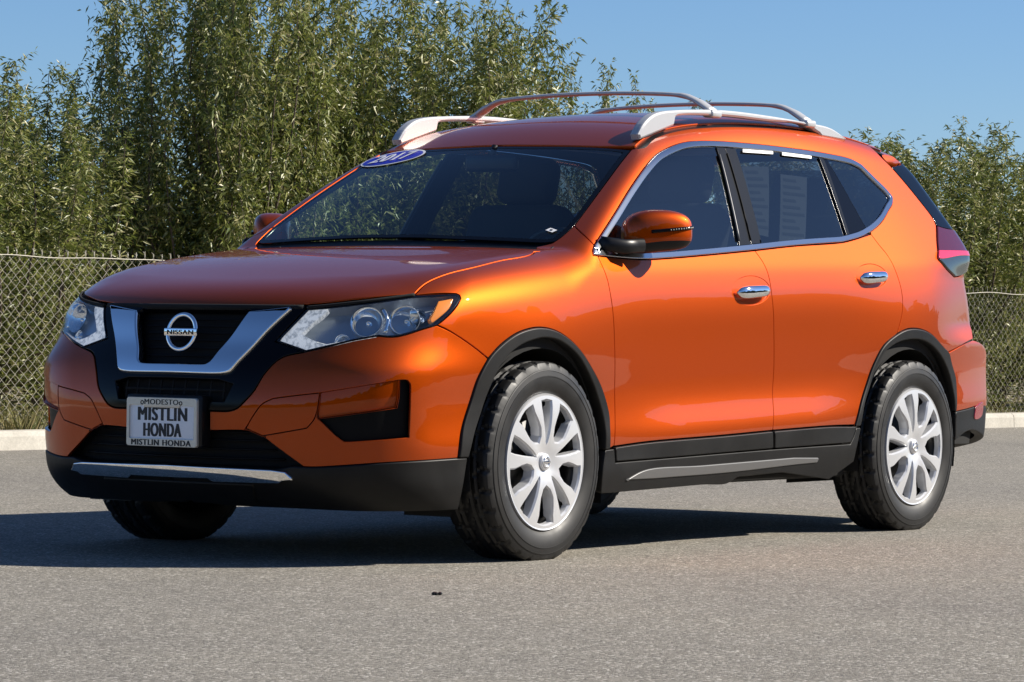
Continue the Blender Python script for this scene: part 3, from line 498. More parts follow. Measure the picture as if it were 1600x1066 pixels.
def bars(name, pts_list, rad, material, parent, sy=1.0, n=8):
    mb = MB()
    for pts in pts_list: mb.tube(pts, rad, n, sy=sy)
    return mb.build(name, material, parent)
def onF(y, z, off=0.0):
    p = lift('F', np.c_[np.atleast_1d(y), np.atleast_1d(z)]); return p + grad(p) * off
sl = []
zt, zb = vi[0][1], vi[-1][1]
for i in range(7):
    z = zb + .018 + i * (zt - zb - .02) / 6.5; hw = .145 + (z - zb) / (zt - zb) * .11
    sl.append(onF(np.linspace(-hw, hw, 13), np.full(13, z), -.028))
bars('grille_slats', sl, .005, M['pocket'], fascia, sy=.6)
sl = [onF(np.linspace(-.225, .225, 13), np.full(13, lowz - .036), -.022)] + [onF(np.full(5, y), np.linspace(lowz - .002, lowz - .073, 5), -.022) for y in np.linspace(-.22, .22, 9)]
bars('grille_slats', sl, .004, M['dark'], fascia)
vp = panel('chrome_v_trim', None, 'F', M['chrome'], fascia, loop=vfull, mirror=False, off=.016, gap=0, depth=.030, bev=.007, res=.012)
# emblem
ez = .792; ep = onF([0], [ez], 0)[0]; ex = ep[0] - .012
mb = MB(); tilt = R(12)
rings = [(ex + .02 * 0 + math.sin(tilt) * .058 * math.sin(t), .061 * math.cos(t), ez + .060 * math.sin(t)) for t in np.linspace(0, 2 * math.pi, 56, endpoint=False)]
mb.tube(rings, .0088, 10, closed=True, up=(1, 0, 0))
mb.box((ex - .006, 0, ez), (.010, .146, .027), bev=.003)
em = mb.build('emblem', M['chrome'], fascia)
def text(name, s, size, mtx, material, parent, width=None, ext=.0005, bold=0.0, shear=0.0):
    cu_ = bpy.data.curves.new(name, 'FONT'); cu_.body = s; cu_.size = size; cu_.align_x = 'CENTER'; cu_.align_y = 'CENTER'; cu_.extrude = ext; cu_.shear = shear; cu_.resolution_u = 5
    cu_.space_character = 1.0 + 2.4 * bold / size
    t = bpy.data.objects.new(name, cu_); C.objects.link(t); bpy.context.view_layer.update()
    me = bpy.data.meshes.new_from_object(t.evaluated_get(bpy.context.evaluated_depsgraph_get())); bpy.data.objects.remove(t)
    v = np.array([q.co[:] for q in me.vertices]); fs = [list(p.vertices) for p in me.polygons]; bpy.data.meshes.remove(me)
    v[:, 0] -= (v[:, 0].max() + v[:, 0].min()) / 2; v[:, 1] -= (v[:, 1].max() + v[:, 1].min()) / 2
    if width: v[:, 0] *= (width - 2 * bold) / (v[:, 0].max() - v[:, 0].min())
    V = []; F_ = []
    for i, dx in enumerate(np.linspace(-bold, bold, 5) if bold else [0.0]):
        k = len(V); V += [Vector((p[0] + dx, p[1], p[2] + i * .00012)) for p in v]; F_ += [[q + k for q in f_] for f_ in fs]
    mt = Matrix(mtx); return link(name, [mt @ p for p in V], F_, material, parent, False)
def frontM(x, y, z, pitch=0.0):
    m = Matrix(((0, 0, -1, 0), (-1, 0, 0, 0), (0, 1, 0, 0), (0, 0, 0, 1)))
    return Matrix.Translation((x, y, z)) @ Matrix.Rotation(pitch, 4, 'Y') @ m
text('emblem_letters', 'NISSAN', .0225, frontM(ex - .0112, 0, ez), M['black_ink'], fascia, .118, .0004, .0011)
# lower grille, chin and bright bar
lgp = loop_of(seg('lower_grille') + [[seg('lower_grille')[1][-1], (seg('lower_grille')[0][0][0], seg('lower_grille')[1][-1][1])], [(seg('lower_grille')[0][0][0], seg('lower_grille')[1][-1][1]), seg('lower_grille')[0][0]]], .01)
def kz(a): # K half outline -> 3d -> F coords
    p = lift('K', a); return p[:, 1:]
lgk = crspline(seg('lower_grille')[0], .012); lgf = kz(lgk)
zmid = .335
lghalf = np.vstack([[[0, lgf[0][1]]], lgf, [[-.49, .345], [-.44, zmid], [0, zmid]]])
lgfull = ccw(np.vstack([lghalf, lghalf[::-1][1:-1] * [-1, 1]]))
lowg = panel('lower_grille', None, 'F', M['dark'], car, loop=lgfull, mirror=False, off=-.06, gap=-.012, depth=.002, res=.03)[0]
sl = [onF(np.linspace(-hw, hw, 15), np.full(15, z), -.035) for z, hw in ((.365, .45), (.395, .42), (.425, .385), (.452, .35))]
bars('grille_slats', sl, .007, M['pocket'], lowg, sy=.6)
lb0 = crspline(seg('lower_bumper')[0], .012); p_ = lift('K', lb0); 
lbk = [seg('lower_bumper')[0], seg('lower_bumper')[1], seg('lower_bumper')[2]]
# far end of the chin and top edge under the grille are at the centre line
kc = lambda y, z: (lambda p: [(p[0] - p[1]) * r2, p[2]])(onF([y], [z])[0])
zl = lbk[2][-1][1]
lbk = lbk + [[lbk[2][-1], kc(-.08, .20), kc(0, .20)], [kc(0, .20), kc(0, .26), kc(0, zmid)], [kc(0, zmid), kc(-.25, zmid), kc(-.44, zmid), kc(-.49, .345), lbk[0][0]]]
panel('lower_bumper', lbk, 'K', M['plastic'], car, off=.004, depth=.05, bev=.006, gap=0, res=.018)
tb = seg('trim_bar')
zb_ = .302; bh = [(-.496, zb_ + .002), (-.470, zb_ + .026), (-.42, zb_ + .031), (0, zb_ + .036)]
bl = [(0, zb_ - .003), (-.17, zb_ - .002), (-.19, zb_ - .012), (-.44, zb_ - .010), (-.455, zb_ - .002)]
th = np.array(bh + bl); tfull = ccw(np.vstack([np.array(bh), np.array(bl), (np.array(bl)[::-1] * [-1, 1])[1:], (np.array(bh)[::-1] * [-1, 1])[1:]] if 0 else [np.array(bh)[:-1], [[0, zb_ + .036]], (np.array(bh)[:-1][::-1] * [-1, 1]), (np.array(bl)[1:][::-1] * [-1, 1]), [[0, zb_ - .003]], np.array(bl)[1:]]))
panel('skid_bar', None, 'F', M['chrome'], car, loop=resample(tfull, .012), mirror=False, off=.018, gap=0, depth=.04, bev=.004, res=.012)
skp = resample(ccw(np.array([(-.34, .285), (-.30, .215), (.30, .215), (.34, .285)])), .02)
panel('skid_plate', None, 'F', M['plastic'], car, loop=skp, mirror=False, off=.011, gap=0, depth=.03, bev=.006, res=.02)
# hood
hs = np.vstack([crspline(s, .014) for s in seg('hood')]); hs = hs[hs[:, 0] < .19]
hs = np.vstack([[[.225, -.715], [.20, -.735]], hs]); 
nose = crspline([tuple(hs[-1]), (-.826, -.33), (-.848, -.17), (-.855, 0)], .014)
hh = np.vstack([hs, nose[1:]]); back = crspline([(.225, .715), (.19, .35), (.175, 0), (.19, -.35), (.225, -.715)], .02)
hloop = ccw(np.vstack([hh, (hh[::-1] * [1, -1])[1:], back[1:-1]]))
crease = lambda A, P: .006 * np.exp(-((np.abs(A[:, 1]) - (.50 + .10 * (A[:, 0] + .3))) / .05) ** 2) * np.clip((A[:, 0] + .85) / .4, 0, 1)
hood_o = panel('hood', None, 'Z', PT, car, loop=hloop, mirror=False, res=.022, depth=.006, bev=.003, off=.002)[0]
gap_tube(crspline(seg('headlight')[2] + seg('headlight')[3][1:-1], .012), .0055, hood_o)
fq = onF(np.linspace(-.44, .44, 40), np.full(40, .884), -.006); mb = MB(); mb.tube([tuple(p) for p in fq], .011, 10); mb.build('hood_gap_shade', M['dark'], hood_o)  # same black tube for the shade below the hood's front lip
cow = ccw(np.vstack([crspline([(.225, -.735), (.19, -.35), (.175, 0), (.19, .35), (.225, .735)], .02), crspline([(.37, .70), (.29, .35), (.265, 0), (.29, -.35), (.37, -.70)], .02)]))
cowl = panel('cowl_panel', None, 'Z', M['satin_black'], car, loop=cow, mirror=False, off=-.012, depth=.004, res=.03)[0]
# windscreen and roof
wl = np.vstack([crspline(s, .02) for s in seg('wsL')]); wl = wl[(wl[:, 0] > .34)]
wtop = crspline([tuple(wl[-1]), (.985, -.45), (.955, -.2), (.95, 0)], .02); wbot = crspline([(.262, 0), (.275, -.3), (.30, -.5), (.335, -.66), tuple(wl[0])], .02)
whalf = np.vstack([wbot, wl[1:], wtop[1:]]); wfull = ccw(np.vstack([whalf, (whalf[::-1] * [1, -1])[1:-1]]))
win = inset(wfull, .026); 
win = resample(win, .02)
band = panel('windshield_border', None, 'Z', M['gloss_black'], car, loop=wfull, holes=[ccw(win)], mirror=False, depth=.006, off=-.002, gap=.003, bev=.001, res=.02)[0]
band.name = 'windshield_border'
ws = panel('windshield', None, 'Z', M['glass'], car, loop=ccw(win), mirror=False, depth=.001, off=-.003, gap=-.002, bev=.0002, res=.03)[0]
band.parent = ws
rs = [(1.035, -.590), (1.10, -.580), (1.2, -.568), (1.35, -.558), (1.6, -.553), (2.1, -.553), (2.6, -.547), (2.9, -.537), (3.02, -.53)]
rt = crspline([(.958, 0), (.963, -.2), (.993, -.45), (1.035, -.590)], .02); rsd = crspline(rs, .02)
rr = crspline([(3.02, -.53), (3.06, -.3), (3.07, 0)], .02)
rh = np.vstack([rt, rsd[1:], rr[1:]]); rfull = ccw(np.vstack([rh, (rh[::-1] * [1, -1])[1:-1]]))
roofp = panel('roof', None, 'Z', PT, car, loop=rfull, mirror=False, res=.03, depth=.015)[0]
dit = np.array([(x, y + .002) for x, y in rs] + [(x, y - .040) for x, y in rs[::-1]])
panel('roof_ditch_strip', None, 'Z', M['satin_black'], car, loop=ccw(resample(dit, .02)), off=-.009, depth=.002, gap=-.004, res=.02)
# side glass
dlo = loop_of(seg('dlo'), .012); dlo = inset(dlo, .0015)
inn = ccw(resample(inset(resample(dlo, .012), .0215), .010))
trim = panel('window_trim', None, 'S', M['trimchrome'], car, loop=ccw(dlo), holes=[inn], off=.005, depth=.02, gap=0, bev=.003, res=.010)
L = {k: D[k][1] for k in ('L1', 'L2', 'L3', 'L4', 'L5', 'L6')}
# lines run downwards, so forward (smaller x) is on their right
def piece(a=None, b=None):
    P = inn
    if a: P = clip_half(P, L[a][0], L[a][1], +1)
    if b: P = clip_half(P, L[b][0], L[b][1], -1)
    return ccw(resample(P, .012))
fr = lambda P: P
panel2('window', None, 'S', M['sideglass'], front_door, loop=piece(None, 'L1'), off=-.006, depth=.001, gap=-.003, bev=.0002, res=.03)
panel2('pillar_trim', None, 'S', M['pillar'], front_door, loop=piece('L1', 'L2'), off=-.001, depth=.012, gap=.0005, res=.02)
panel2('pillar_trim', None, 'S', M['pillar'], rear_door, loop=piece('L2', 'L3'), off=-.001, depth=.012, gap=.0015, res=.02)
panel2('window', None, 'S', M['privacy'], rear_door, loop=piece('L3', 'L4'), off=-.006, depth=.001, gap=-.003, bev=.0002, res=.03)
panel2('pillar_trim', None, 'S', M['pillar'], rear_door, loop=piece('L4', 'L5'), off=.002, depth=.012, gap=.0005, res=.02)
panel2('pillar_trim', None, 'S', M['gloss_black'], rear_door, loop=piece('L5', 'L6'), off=-.004, depth=.012, gap=.0005, res=.02)
panel('quarter_window', None, 'S', M['privacy'], car, loop=piece('L6', None), off=-.004, depth=.004, gap=.001, bev=.001, res=.03)
def edgebar(k, ma, parents, rad=.0045):
    for sg, par in ((1, parents[0]), (-1, parents[1])):
        a, b = np.array(L[k]); q = lift('S', [a + (b - a) * t for t in np.linspace(.075, .925, 12)]); q = q + grad(q) * .002
        mb = MB(); mb.tube([(p[0], sg * p[1], p[2]) for p in q], rad, 8); mb.build('window_edge_strip', M[ma], par)
edgebar('L1', 'strip', front_door, .004); edgebar('L2', 'dark', front_door, .003)
st = seg('stickers')
def quadp(k): return ccw(resample(np.array(st[k]), .02))
for k, n_ in ((0, 'window_paper'), (1, 'window_paper')):
    o = panel(n_, None, 'S', M['paper'], rear_door[0], loop=quadp(k), off=-.022, depth=.001, gap=0, bev=.0002, mirror=False, res=.04)
for k in (2, 3):
    panel('paper_edge', None, 'S', M['white'], rear_door[0], loop=quadp(k), off=.0015, depth=.002, gap=0, bev=.0005, mirror=False, res=.03)
MGP = mat('grey_print', (.30, .32, .32), .8)   # faint printed rows on the window papers
for k in (0, 1):
    mb = MB(); q = np.array(st[k]); 
    for i in range(9):
        t = .06 + i * .1
        a = q[0] + (q[3] - q[0]) * t; b = q[1] + (q[2] - q[1]) * t
        a, b = a + (b - a) * .08, a + (b - a) * (.55 + .35 * ((i * 7) % 3) / 2)
        c_ = lift('S', [a, b, b + [0, -.012], a + [0, -.012]]); c_ = c_ + grad(c_) * -.0205
        mb.add([tuple(p) for p in c_], [(0, 1, 2, 3)])
    mb.build('printed_rows', MGP, rear_door[0])
# lamps
hl = panel('headlight', seg('headlight'), 'K', M['housing'], car, off=-.055, gap=-.001, depth=.001, bev=.0003, res=.02)
wall = []
HLL = loop_of(seg('headlight'), .012)
for sg, h_ in ((1, hl[0]), (-1, hl[1])):
    p = lift('K', inset(HLL, .002)); nn = grad(p); a = p - nn * .004; b = p - nn * .056; n = len(p); s3 = np.array([1, sg, 1])
    link('lamp_wall', list(a * s3) + list(b * s3), [(i, (i + 1) % n, n + (i + 1) % n, n + i) for i in range(n)], M['housing'], h_)
panel2('lamp_lens', seg('headlight'), 'K', M['lens'], hl, off=.0, gap=.0022, depth=.002, bev=.0006, res=.02)
rim_hole = ccw(inset(HLL, .008))
panel2('lens_seal', None, 'K', M['gloss_black'], hl, loop=HLL, holes=[rim_hole], off=-.0015, gap=.0012, depth=.004, bev=.001, res=.012)
panel2('daytime_light', seg('drl'), 'K', M['drl'], hl, off=-.007, gap=0, depth=.02, bev=.004, res=.010)
panel2('turn_signal', seg('amber'), 'K', M['amber'], hl, off=-.006, gap=0, depth=.02, bev=.004, res=.010)
bl_ = D['hl_bulbs'][1]
for sg, h_ in ((1, hl[0]), (-1, hl[1])):
    for (ab, rad, nm) in ((bl_[0], .058, 'M'), (bl_[1], .056, 'M'), (bl_[2], .026, 'S'), (bl_[3], .03, 'S')):
        q = lift('K', [ab])[0]; nn = grad(q[None])[0]; fw = Vector((-.90, -.32, .30)).normalized()
        cpos = Vector(q - nn * .032) - fw * .012
        ax = fw; e1 = ax.cross(Vector((0, 0, 1))).normalized(); e2 = e1.cross(ax)
        vs = []; fs = []; prof = [(rad, .016), (rad * .93, .014), (rad * .85, 0.0), (rad * .65, -.014), (rad * .4, -.024), (.012, -.028), (.011, -.006), (.006, .002), (0.0005, .004)]
        n = 28
        for k in range(n):
            t = 2 * math.pi * k / n
            for r_, h2 in prof: vs.append(cpos + e1 * (r_ * math.cos(t)) + e2 * (r_ * .92 * math.sin(t)) + ax * h2)
        m_ = len(prof)
        for k in range(n):
            for i in range(m_ - 1): fs.append((k * m_ + i, k * m_ + i + 1, ((k + 1) % n) * m_ + i + 1, ((k + 1) % n) * m_ + i))
        link('reflector_bowl', [(v.x, sg * v.y, v.z) for v in vs], fs, M['reflector'], h_)
    bp = Vector(lift('K', [(bl_[1][0] + .03, bl_[1][1] + .012)])[0]); mb = MB(); mb.box((bp.x + .018, sg * (bp.y + .020), bp.z), (.03, .03, .024), Matrix.Rotation(R(40) * sg, 3, 'Z'), .004); mb.build('position_lamp', M['reflector'], h_)
    mb = MB()   # bright dividers between the bowls
    for ab0, ab1 in (((bl_[0][0] + bl_[1][0]) / 2, (bl_[0][1] + bl_[1][1]) / 2 + .04), ):
        pass
    a = (np.array(bl_[0]) + np.array(bl_[1])) / 2
    q = lift('K', [a + [-.01, .045], a + [.004, 0], a + [-.006, -.045]]); q = q - grad(q) * .022
    mb.tube([(p[0], sg * p[1], p[2]) for p in crspline(q, .01)], .008, 10); mb.build('lamp_divider', M['reflector'], h_)
tl = panel('tail_light', seg('tail'), 'B', M['redlens'], car, off=.006, depth=.02, bev=.004, res=.02)
tlow = clip_half(loop_of(seg('tail'), .012), seg('tail_band')[0][0], seg('tail_band')[0][-1], -1)
panel2('red_light_band', seg('tail_band'), 'B', M['redband'], tl, off=.0110, gap=.001, depth=.012, bev=.002, res=.012)
panel2('clear_lens', None, 'B', M['clearlens'], tl, loop=ccw(resample(tlow, .012)), off=.0085, gap=.002, depth=.012, bev=.004, res=.014)
panel('rear_bumper', seg('rear_bumper'), 'B', PT, car, off=.003, depth=.02, res=.02, offf=lambda A, P: -.034 * np.clip((P[:, 2] - .725) / .085, 0, 1) ** 2 * np.clip((P[:, 0] - 3.05) / .25, 0, 1))
panel('rear_lower_bumper', seg('rear_lower_bumper'), 'B', M['plastic'], car, off=.004, depth=.04, bev=.005, res=.025)
panel('reflector', seg('reflector'), 'B', M['redrefl'], car, off=.009, gap=0, depth=.01, bev=.002, res=.01)
panel('window_garnish', seg('dtrim'), 'B', M['gloss_black'], car, off=.002, depth=.02, res=.02)
for dr, k in ((front_door, 'front_door'), (rear_door, 'rear_door')): panel2('door_lining', seg(k), 'S', M['interior'], dr, off=-.024, gap=-.002, depth=.001, bev=.0004, res=.05)
rw = ccw(np.array([(-.50, 1.27), (-.46, 1.42), (-.43, 1.53), (.43, 1.53), (.46, 1.42), (.50, 1.27)]))
rwo = panel('rear_window', None, 'R', M['privacy'], car, loop=resample(rw, .03), mirror=False, off=0, depth=.004, res=.05)[0]
tg = ccw(np.array([(-.72, .84), (-.62, 1.09), (-.58, 1.255), (.58, 1.255), (.62, 1.09), (.72, .84)]))
tgo = panel('tailgate', None, 'R', PT, car, loop=resample(tg, .03), mirror=False, off=0, depth=.02, res=.04)[0]
sp = MB(); rows = []
for y in np.linspace(-.56, .56, 29):
    e = abs(y) / .56; z0 = float(RC(np.array(3.05))) - .11 * y * y + .004; xe = 3.285 - .07 * e ** 4; zt_ = 1.612 - .07 * e ** 2.5
    rows.append([(3.0, y, float(RC(np.array(3.0))) - .11 * y * y - .004 - .03 * e ** 8), (3.12, y, z0 - .010 - .03 * e ** 8), (xe - .02, y, zt_ + .001), (xe, y, zt_ - .012), (xe - .015, y, zt_ - .03), (3.10, y, z0 - .085)])
m_ = 6; vs = [p for r_ in rows for p in r_]; fs = [(i * m_ + k, (i + 1) * m_ + k, (i + 1) * m_ + k + 1, i * m_ + k + 1) for i in range(len(rows) - 1) for k in range(m_ - 1)]
fs += [tuple(range(m_)), tuple((len(rows) - 1) * m_ + k for k in range(m_))[::-1]]
sp.add(vs, fs, True); sp.build('roof_spoiler', PT, car)
# mirrors
for sg in (1, -1):
    ax = Matrix(((.80, .60, 0), (-.60, .80, 0), (0, 0, 1))).transposed()
    e1 = Vector((.80, -.60, 0.02)).normalized(); e3 = Vector((0, 0, 1)); e2 = e3.cross(e1).normalized(); e3 = e1.cross(e2)
    axm = Matrix((e1, e2, e3)).transposed()
    v, f = superell((0, 0, 0), axm, .132, .076, .078, .62, .62, 72, 48)
    vs = []
    for p in v:
        u = p.dot(e1) / .132; h = p.dot(e3); dd = p.dot(e2)
        h = h * (1 - .10 * u) + (.010 * (1 - u * u)); h += .006 * u
        if u < 0: dd *= (1 + .15 * u); h = h * (1 - .10 * u * u) - .004 * u * u
        q = Vector((.705, -.902, 1.174)) + e1 * (u * .132) + e3 * h + e2 * dd
        vs.append(q)
    lowf = [t for q, t in enumerate(f) if q // 72 < 19]; upf = [t for q, t in enumerate(f) if q // 72 >= 19]
    sv = [(q.x, sg * q.y, q.z) for q in vs]; fl_ = (lambda F_: F_ if sg > 0 else [t[::-1] for t in F_])
    mo = link('side_mirror', sv, fl_(upf), PT, car); link('mirror_underside', sv, fl_(lowf), M['satin_black'], mo)
    mb = MB(); mb.tube([(.455, sg * -.82, 1.135), (.475, sg * -.85, 1.128), (.52, sg * -.885, 1.122), (.60, sg * -.915, 1.128)], [.014, .015, .015, .014], 14, sy=1.8)
    mb.build('mirror_base', M['satin_black'], mo)
    pts = []
    for t in np.linspace(-.35, .98, 18):
        best = None
        for p in vs:
            rel = p - Vector((.705, -.902, 1.174)); u = rel.dot(e1) / .132
        # front face of the housing is on the -e2 side
        prof = .076 * max(0.0, (1 - abs(t) ** (2 / .62))) ** (.62 / 2)
        pts.append(Vector((.705, -.902, 1.174)) + e1 * (t * .132) + e2 * (prof + .0015) * (1 if e2.x < 0 else -1) + e3 * (.006 + .012 * (t + .35)))
    mb = MB(); mb.tube([(p.x, sg * p.y, p.z) for p in pts], .0055, 8, sy=1.2); mb.build('turn_signal_strip', M['gloss_black'], mo)
    mb = MB()
    for t in range(7, 17): p = pts[t]; mb.box((p.x, sg * p.y, p.z), (.006, .012, .005), bev=.001)
    mb.build('signal_lamps', M['frame'], mo)
# roof rails, cross bars, antenna fin
ro, rhh = seg('rail')
outer = crspline(ro, .02); outer = np.vstack([outer, [[ro[-1][0] - .005, ro[-1][1] - .012]]]); 
hol = crspline(rhh, .02)
low = [(hol[-1][0] + .02, hol[-1][1] - .012)]
ring_top = np.vstack([outer, low, hol[::-1], [(hol[0][0] - .004, hol[0][1] - .006)], [(ro[0][0] + .01, ro[0][1] - .02)]])
for sg in (1, -1):
    mb = MB(); P2 = ccw(ring_top); n = len(P2)
    yl = lambda h: sg * (-.590 + h + .0)
    prof = [(0.0, .008), (.006, .001), (.012, 0.0), (.034, 0.0), (.040, .001), (.046, .008)]
    vs = []; fs = []
    for h, g in prof: vs += [(a, yl(h), b) for a, b in inset(P2, g)]
    for r_ in range(len(prof) - 1):
        for i in range(n): fs.append((r_ * n + i, r_ * n + (i + 1) % n, (r_ + 1) * n + (i + 1) % n, (r_ + 1) * n + i))
    tr = cdt(P2, None); fs += [t for t in tr] + [tuple(i + (len(prof) - 1) * n for i in t[::-1]) for t in tr]
    if sg < 0: fs = [t[::-1] for t in fs]
    mb.add(vs, fs, False); o = mb.build('roof_rail', M['silver'], car)
for x0, x1 in ((1.62, 1.60), (2.36, 2.34)):
    mb = MB(); ys_l = [-.575, -.560, -.52, -.46, -.40, -.2, 0, .2, .40, .46, .52, .56, .575]
    zs_ = {.575: 1.682, .56: 1.690, .52: 1.715, .46: 1.742, .40: 1.752, .2: 1.763, 0: 1.766}
    pts = crspline([(x0, y, zs_[abs(y)]) for y in ys_l], .03)
    mb.tube(pts, [.032 if abs(p[1]) > .5 else (.026 if abs(p[1]) > .43 else .0205) for p in pts], 14, sy=.42, up=(0, 0, 1)); cb = mb.build('roof_crossbar', M['silver'], car)
    for sg in (1, -1):
        mb = MB(); mb.box((x0, sg * .572, 1.672), (.075, .05, .030), bev=.010); mb.build('bar_clamp', M['silver'], cb)
fv, ff = superell((2.83, 0, 1.700), Matrix.Identity(3), .075, .018, .045, 1.0, 1.0, 20, 12)
fv = [Vector((p.x + max(0, p.z - 1.70) * 1.0, p.y * (1 - max(0, p.z - 1.70) * 12), p.z)) for p in fv]
link('antenna_fin', fv, ff, PT, car)
# licence plate
px_, pz_ = -1.012, .483; pit = R(-3)
mb = MB(); mb.box((px_ + .004, 0, pz_), (.006, .300, .150), bev=.002); lp = mb.build('licence_plate', M['plate'], car)
fo = np.array([(-.157, -.083), (.157, -.083), (.157, .083), (-.157, .083)]); fi = np.array([(-.140, -.060), (.140, -.060), (.140, .050), (-.140, .050)])
def rrect(hw, z0, z1, r_): 
    out = []
    for cx, cz, a0 in ((hw - r_, z1 - r_, 0), (-hw + r_, z1 - r_, 90), (-hw + r_, z0 + r_, 180), (hw - r_, z0 + r_, 270)):
        out += [(cx + r_ * math.cos(R(a0 + t)), cz + r_ * math.sin(R(a0 + t))) for t in range(0, 91, 15)]
    return np.array(out)
A_, B_ = rrect(.158, -.084, .084, .010), rrect(.145, -.058, .058, .005); n = len(A_)
vs = [(px_ - .006, -a, pz_ + b) for a, b in A_ * .985] + [(px_ - .003, -a, pz_ + b) for a, b in A_] + [(px_ + .008, -a, pz_ + b) for a, b in A_] + [(px_ - .006, -a, pz_ + b) for a, b in B_] + [(px_ + .001, -a, pz_ + b) for a, b in B_]
fs = [];
for a, b in ((0, 1), (1, 2), (3, 0), (4, 3)):
    for i in range(n): j = (i + 1) % n; fs.append((a * n + i, b * n + i, b * n + j, a * n + j))
fr_ = link('plate_frame', vs, fs, M['frame'], lp, False)
mb = MB(); mb.box((px_ - .003, 0, pz_ + .060), (.005, .16, .022), bev=.004); mb.build('frame_tab', M['frame'], lp)
text('frame_letters', 'MODESTO', .0260, frontM(px_ - .0060, 0, pz_ + .0690), M['black_ink'], lp, .152, .0004, .0008)
text('frame_letters', 'MISTLIN HONDA', .0285, frontM(px_ - .0062, 0, pz_ - .0705), M['black_ink'], lp, .268, .0004, .0017)
text('plate_letters', 'MISTLIN', .066, frontM(px_ + .0008, 0, pz_ + .0275), M['black_ink'], lp, .222, .0004, .0034)
text('plate_letters', 'HONDA', .066, frontM(px_ + .0008, 0, pz_ - .0270), M['black_ink'], lp, .172, .0004, .0034)
for s_ in (1, -1):
    mb = MB(); mb.tube([(px_ - .0066, s_ * .086 + .006 * math.cos(t), pz_ + .066 + .006 * math.sin(t)) for t in np.linspace(0, 2 * math.pi, 12, endpoint=False)], .0016, 6, closed=True, up=(1, 0, 0)); mb.build('frame_ornament', M['black_ink'], lp)
mb = MB(); mb.box((px_ + .035, 0, pz_ + .005), (.06, .335, .178), bev=.01); mb.build('plate_bracket', M['satin_black'], car)
# year sticker and small label on the windscreen
def wsplane(cx, cy, rx, ry, n=48):
    return ellipse((cx, cy), rx, ry, n)
oc = (.925, .472); 
def wsbasis(x, y):
    p = lift('Z', [(x, y)])[0]; nn = Vector(grad(p[None])[0]); e1 = Vector((0, -1, 0)); e1 = (e1 - nn * e1.dot(nn)).normalized(); e2 = nn.cross(e1); return Vector(p), e1, e2, nn
p0, e1, e2, nn = wsbasis(*oc)
def disc(rx, ry, off, name, ma, parent, hole=None):
    n = 56; ring = [p0 + e1 * (rx * math.cos(t)) + e2 * (ry * math.sin(t)) + nn * off for t in np.linspace(0, 2 * math.pi, n, endpoint=False)]
    ring = [Vector(q) for q in (lambda P: P + grad(P) * off)(lift('Z', [(v.x, v.y) for v in ring]))]
    c_ = Vector((lambda P: P + grad(P) * off)(lift('Z', [(p0.x, p0.y)]))[0])
    mid = [Vector(q) for q in (lambda P: P + grad(P) * off)(lift('Z', [((v.x + c_.x) / 2, (v.y + c_.y) / 2) for v in ring]))]
    vs = ring + mid + [c_]; fs = [(i, (i + 1) % n, n + (i + 1) % n, n + i) for i in range(n)] + [(n + i, n + (i + 1) % n, 2 * n) for i in range(n)]
    return link(name, vs, fs, ma, parent)
ys_o = disc(.158, .074, .0012, 'year_sticker', M['white'], ws)
d2 = disc(.148, .064, .0020, 'sticker_field', M['blue'], ws); d2.parent = ws
mt = Matrix(((e1.x, e2.x, nn.x, p0.x + nn.x * .0035), (e1.y, e2.y, nn.y, p0.y + nn.y * .0035), (e1.z, e2.z, nn.z, p0.z + nn.z * .0035), (0, 0, 0, 1)))
text('sticker_digits', '2017', .105, mt, M['white'], ws, .215, .0003, .004, .25)
p1, a1, a2, n1 = wsbasis(.405, -.640)
link('windshield_label', [p1 + a1 * u + a2 * v + n1 * .002 for u, v in ((-.022, -.006), (.012, -.014), (.022, .006), (-.012, .014))], [(0, 1, 2, 3)], M['white'], ws)
link('label_mark', [p1 + a1 * u + a2 * v + n1 * .003 for u, v in ((-.007, -.003), (.005, -.005), (.007, .003), (-.005, .005))], [(0, 1, 2, 3)], M['black_ink'], ws)
# dark shell behind the gaps, wheel housings, floor
def arcpts(cx, rad, z0, a0=180, a1=0, cz=.345):
    return [(cx + rad * math.cos(R(a)), cz + rad * math.sin(R(a))) for a in np.linspace(a0, a1, 25) if cz + rad * math.sin(R(a)) > z0]
RA = .405
shell = [(-.62, .30)] + arcpts(0, RA, .30) + arcpts(2.706, RA, .30) + [(3.40, .34), (3.40, 1.02), (2.5, 1.16), (1.5, 1.075), (.46, 1.03), (-.35, .92), (-.62, .84)]
panel('inner_shell', None, 'S', M['dark'], car, loop=ccw(resample(np.array(shell), .03)), off=-.030, gap=0, depth=.002, res=.05)
fsh = np.array([(-.70, .22), (.70, .22), (.70, .85), (.55, .885), (-.55, .885), (-.70, .85)])
panel('inner_shell', None, 'F', M['dark'], car, loop=ccw(resample(fsh, .03)), off=-.075, gap=0, depth=.002, res=.05, mirror=False)
hsh = np.array([(-.70, -.60), (-.45, -.70), (.30, -.70), (.30, .70), (-.45, .70), (-.70, .60)])
panel('inner_shell', None, 'Z', M['dark'], car, loop=ccw(resample(hsh, .03)), off=-.035, gap=0, depth=.002, res=.05, mirror=False)
panel('headliner', None, 'Z', M['headliner'], car, loop=ccw(resample(np.array([(1.04, -.54), (3.0, -.50), (3.0, .50), (1.04, .54)]), .05)), off=-.05, gap=0, depth=.002, res=.08, mirror=False)
mb = MB()
